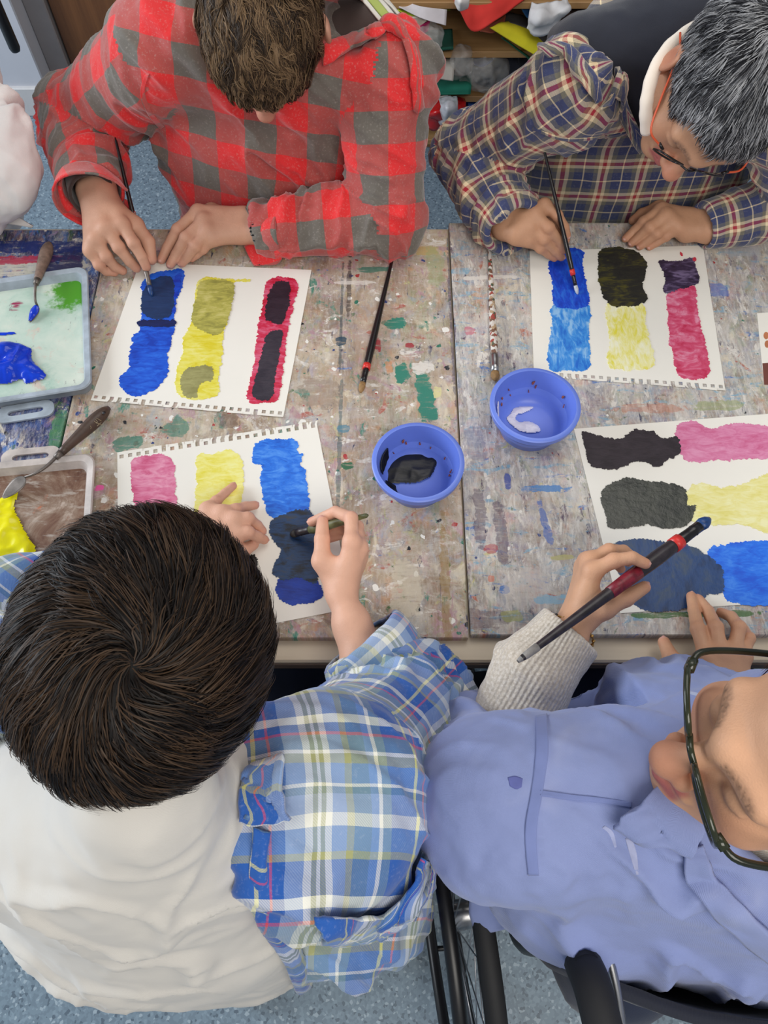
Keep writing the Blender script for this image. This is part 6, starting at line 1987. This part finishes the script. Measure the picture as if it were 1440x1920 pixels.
for m in (-1, 1):
    x = m * .298
    w_ = obj('wheel', tube(ringpts(x, .293), .0155, 12, closed=True), M['black_rubber'], wc)
    obj('rim', tube(ringpts(x, .274), .008, 8, closed=True), M['steel'], w_)
    obj('hand_rim', tube(ringpts(x + m * .045, .262), .0105, 10, closed=True), M['black_plastic'], w_)
    for a in np.linspace(.3, 2 * math.pi + .3, 6, endpoint=False):
        obj('rim_stub', tube([WL(x, -.07 + .272 * math.cos(a), .31 + .272 * math.sin(a)), WL(x + m * .045, -.07 + .262 * math.cos(a), .31 + .262 * math.sin(a))], .005, 6), M['black_plastic'], w_)
    obj('hub', tube([WL(x - m * .05, -.07, .31), WL(x - m * .02, -.07, .31), WL(x + m * .02, -.07, .31), WL(x + m * .03, -.07, .31)], [.014, .024, .024, .010], 16), M['steel'], w_)
    for k in range(24):
        a = 2 * math.pi * k / 24
        b = a + (.5 if k % 2 else -.5)
        obj('spoke', tube([WL(x + (m * .016 if k % 2 else -m * .016), -.07 + .022 * math.cos(b), .31 + .022 * math.sin(b)), WL(x, -.07 + .272 * math.cos(a), .31 + .272 * math.sin(a))], .0012, 5), M['steel'], w_)
    xx = m * .235
    obj('frame_tube', tube(catmull([WL(xx, -.115, .90), WL(xx, -.11, .70), WL(xx, -.10, .47), WL(xx, .05, .45), WL(xx, .30, .44), WL(xx, .38, .30), WL(xx, .42, .12)], 40), .0125, 12), M['black_plastic'], wc)
    obj('push_handle', tube(catmull([WL(xx, -.115, .88), WL(xx, -.14, .905), WL(xx, -.21, .915), WL(xx, -.28, .915)], 16), [.019] * 15 + [.015], 16), M['black_rubber'], wc)
    obj('brake_lever', tube(catmull([WL(xx - m * .03, -.10, .87), WL(xx - m * .03, -.15, .87), WL(xx - m * .02, -.21, .88)], 12), .005, 8), M['steel'], wc)
    obj('side_guard', box((0, 0, 0), (.001, .001, .001)), M['black_plastic'], wc) if False else None
    obj('castor', tube([WL(xx + .0 + .07 * 0, .36 + .07 * math.cos(a), .075 + .07 * math.sin(a)) for a in np.linspace(0, 2 * math.pi, 26, endpoint=False)], .012, 8, closed=True), M['black_rubber'], wc)
    obj('axle_tube', tube([WL(xx, -.07, .31), WL(xx, -.07, .46)], .011, 10), M['black_plastic'], wc)
obj('cross_tube', tube([WL(-.26, -.07, .31), WL(.26, -.07, .31)], .012, 12), M['black_plastic'], wc)
sheet('seat_sling', [[WL(-.23, -.13, .47), WL(0, -.13, .45), WL(.23, -.13, .47)], [WL(-.23, .1, .46), WL(0, .1, .44), WL(.23, .1, .46)], [WL(-.23, .3, .455), WL(0, .3, .44), WL(.23, .3, .455)]], M['navy'], wc, .012, 16, 16)
sheet('back_sling', [[WL(-.235, -.095, .52), WL(-.12, -.16, .52), WL(0, -.18, .52), WL(.12, -.16, .52), WL(.235, -.095, .52)], [WL(-.24, -.12, .70), WL(-.12, -.18, .70), WL(0, -.205, .70), WL(.12, -.18, .70), WL(.24, -.12, .70)], [WL(-.24, -.125, .84), WL(-.12, -.18, .84), WL(0, -.205, .84), WL(.12, -.18, .84), WL(.24, -.125, .84)]], M['navy'], wc, .014, 30, 24, .002, 4)

# ------------------------------------------------------------------ stool of the dark-haired person
stl = empty('swivel_stool', (-.24, -.03, 0), 'black swivel stool on castors under the dark-haired person', 'stool')
c0 = np.array([-.20, .06, 0])
obj('seat_pad', lathe([(0, .37), (.14, .37), (.155, .38), (.16, .40), (.15, .42), (.13, .425), (0, .425)], c0, 40), M['navy'], stl)
obj('column', tube([c0 + [0, 0, .10], c0 + [0, 0, .37]], .025, 16), M['black_plastic'], stl)
for k in range(5):
    a = math.radians(-39 + 72 * k)
    e = c0 + np.array([math.cos(a) * .22, math.sin(a) * .22, 0])
    obj('base_arm', tube([c0 + [0, 0, .11], c0 * .3 + e * .7 + [0, 0, .09], e + [0, 0, .075]], [.022, .018, .015], 10), M['black_plastic'], stl)
    ax = np.array([-math.sin(a), math.cos(a), 0])
    for m in (-1, 1):
        obj('castor', lathe([(0, -.008), (.022, -.008), (.0265, -.005), (.0265, .005), (.022, .008), (0, .008)], e + ax * .011 * m + [0, 0, .027], 24, ax), M['black_rubber'], stl)
    obj('castor_fork', tube([e + [0, 0, .03], e + [0, 0, .075]], .009, 10), M['black_plastic'], stl)
# plain stools that carry the two people across the table
for x_, lb in ((-.19, 'stool under the person in the red check shirt'), (.49, 'stool under the person in the navy tartan shirt')):
    st2 = empty('wooden_stool', (x_, 1.45, 0), 'wooden ' + lb, 'stool', 'wooden stools behind the table')
    obj('seat', box((x_ - .18, 1.30, .41), (x_ + .18, 1.60, .44), .006), M['brown_wood'], st2, False)
    for sx in (-1, 1):
        for sy in (-1, 1):
            obj('leg', tube([(x_ + sx * .16, 1.45 + sy * .13, 0), (x_ + sx * .14, 1.45 + sy * .11, .41)], .016, 10), M['brown_wood'], st2)
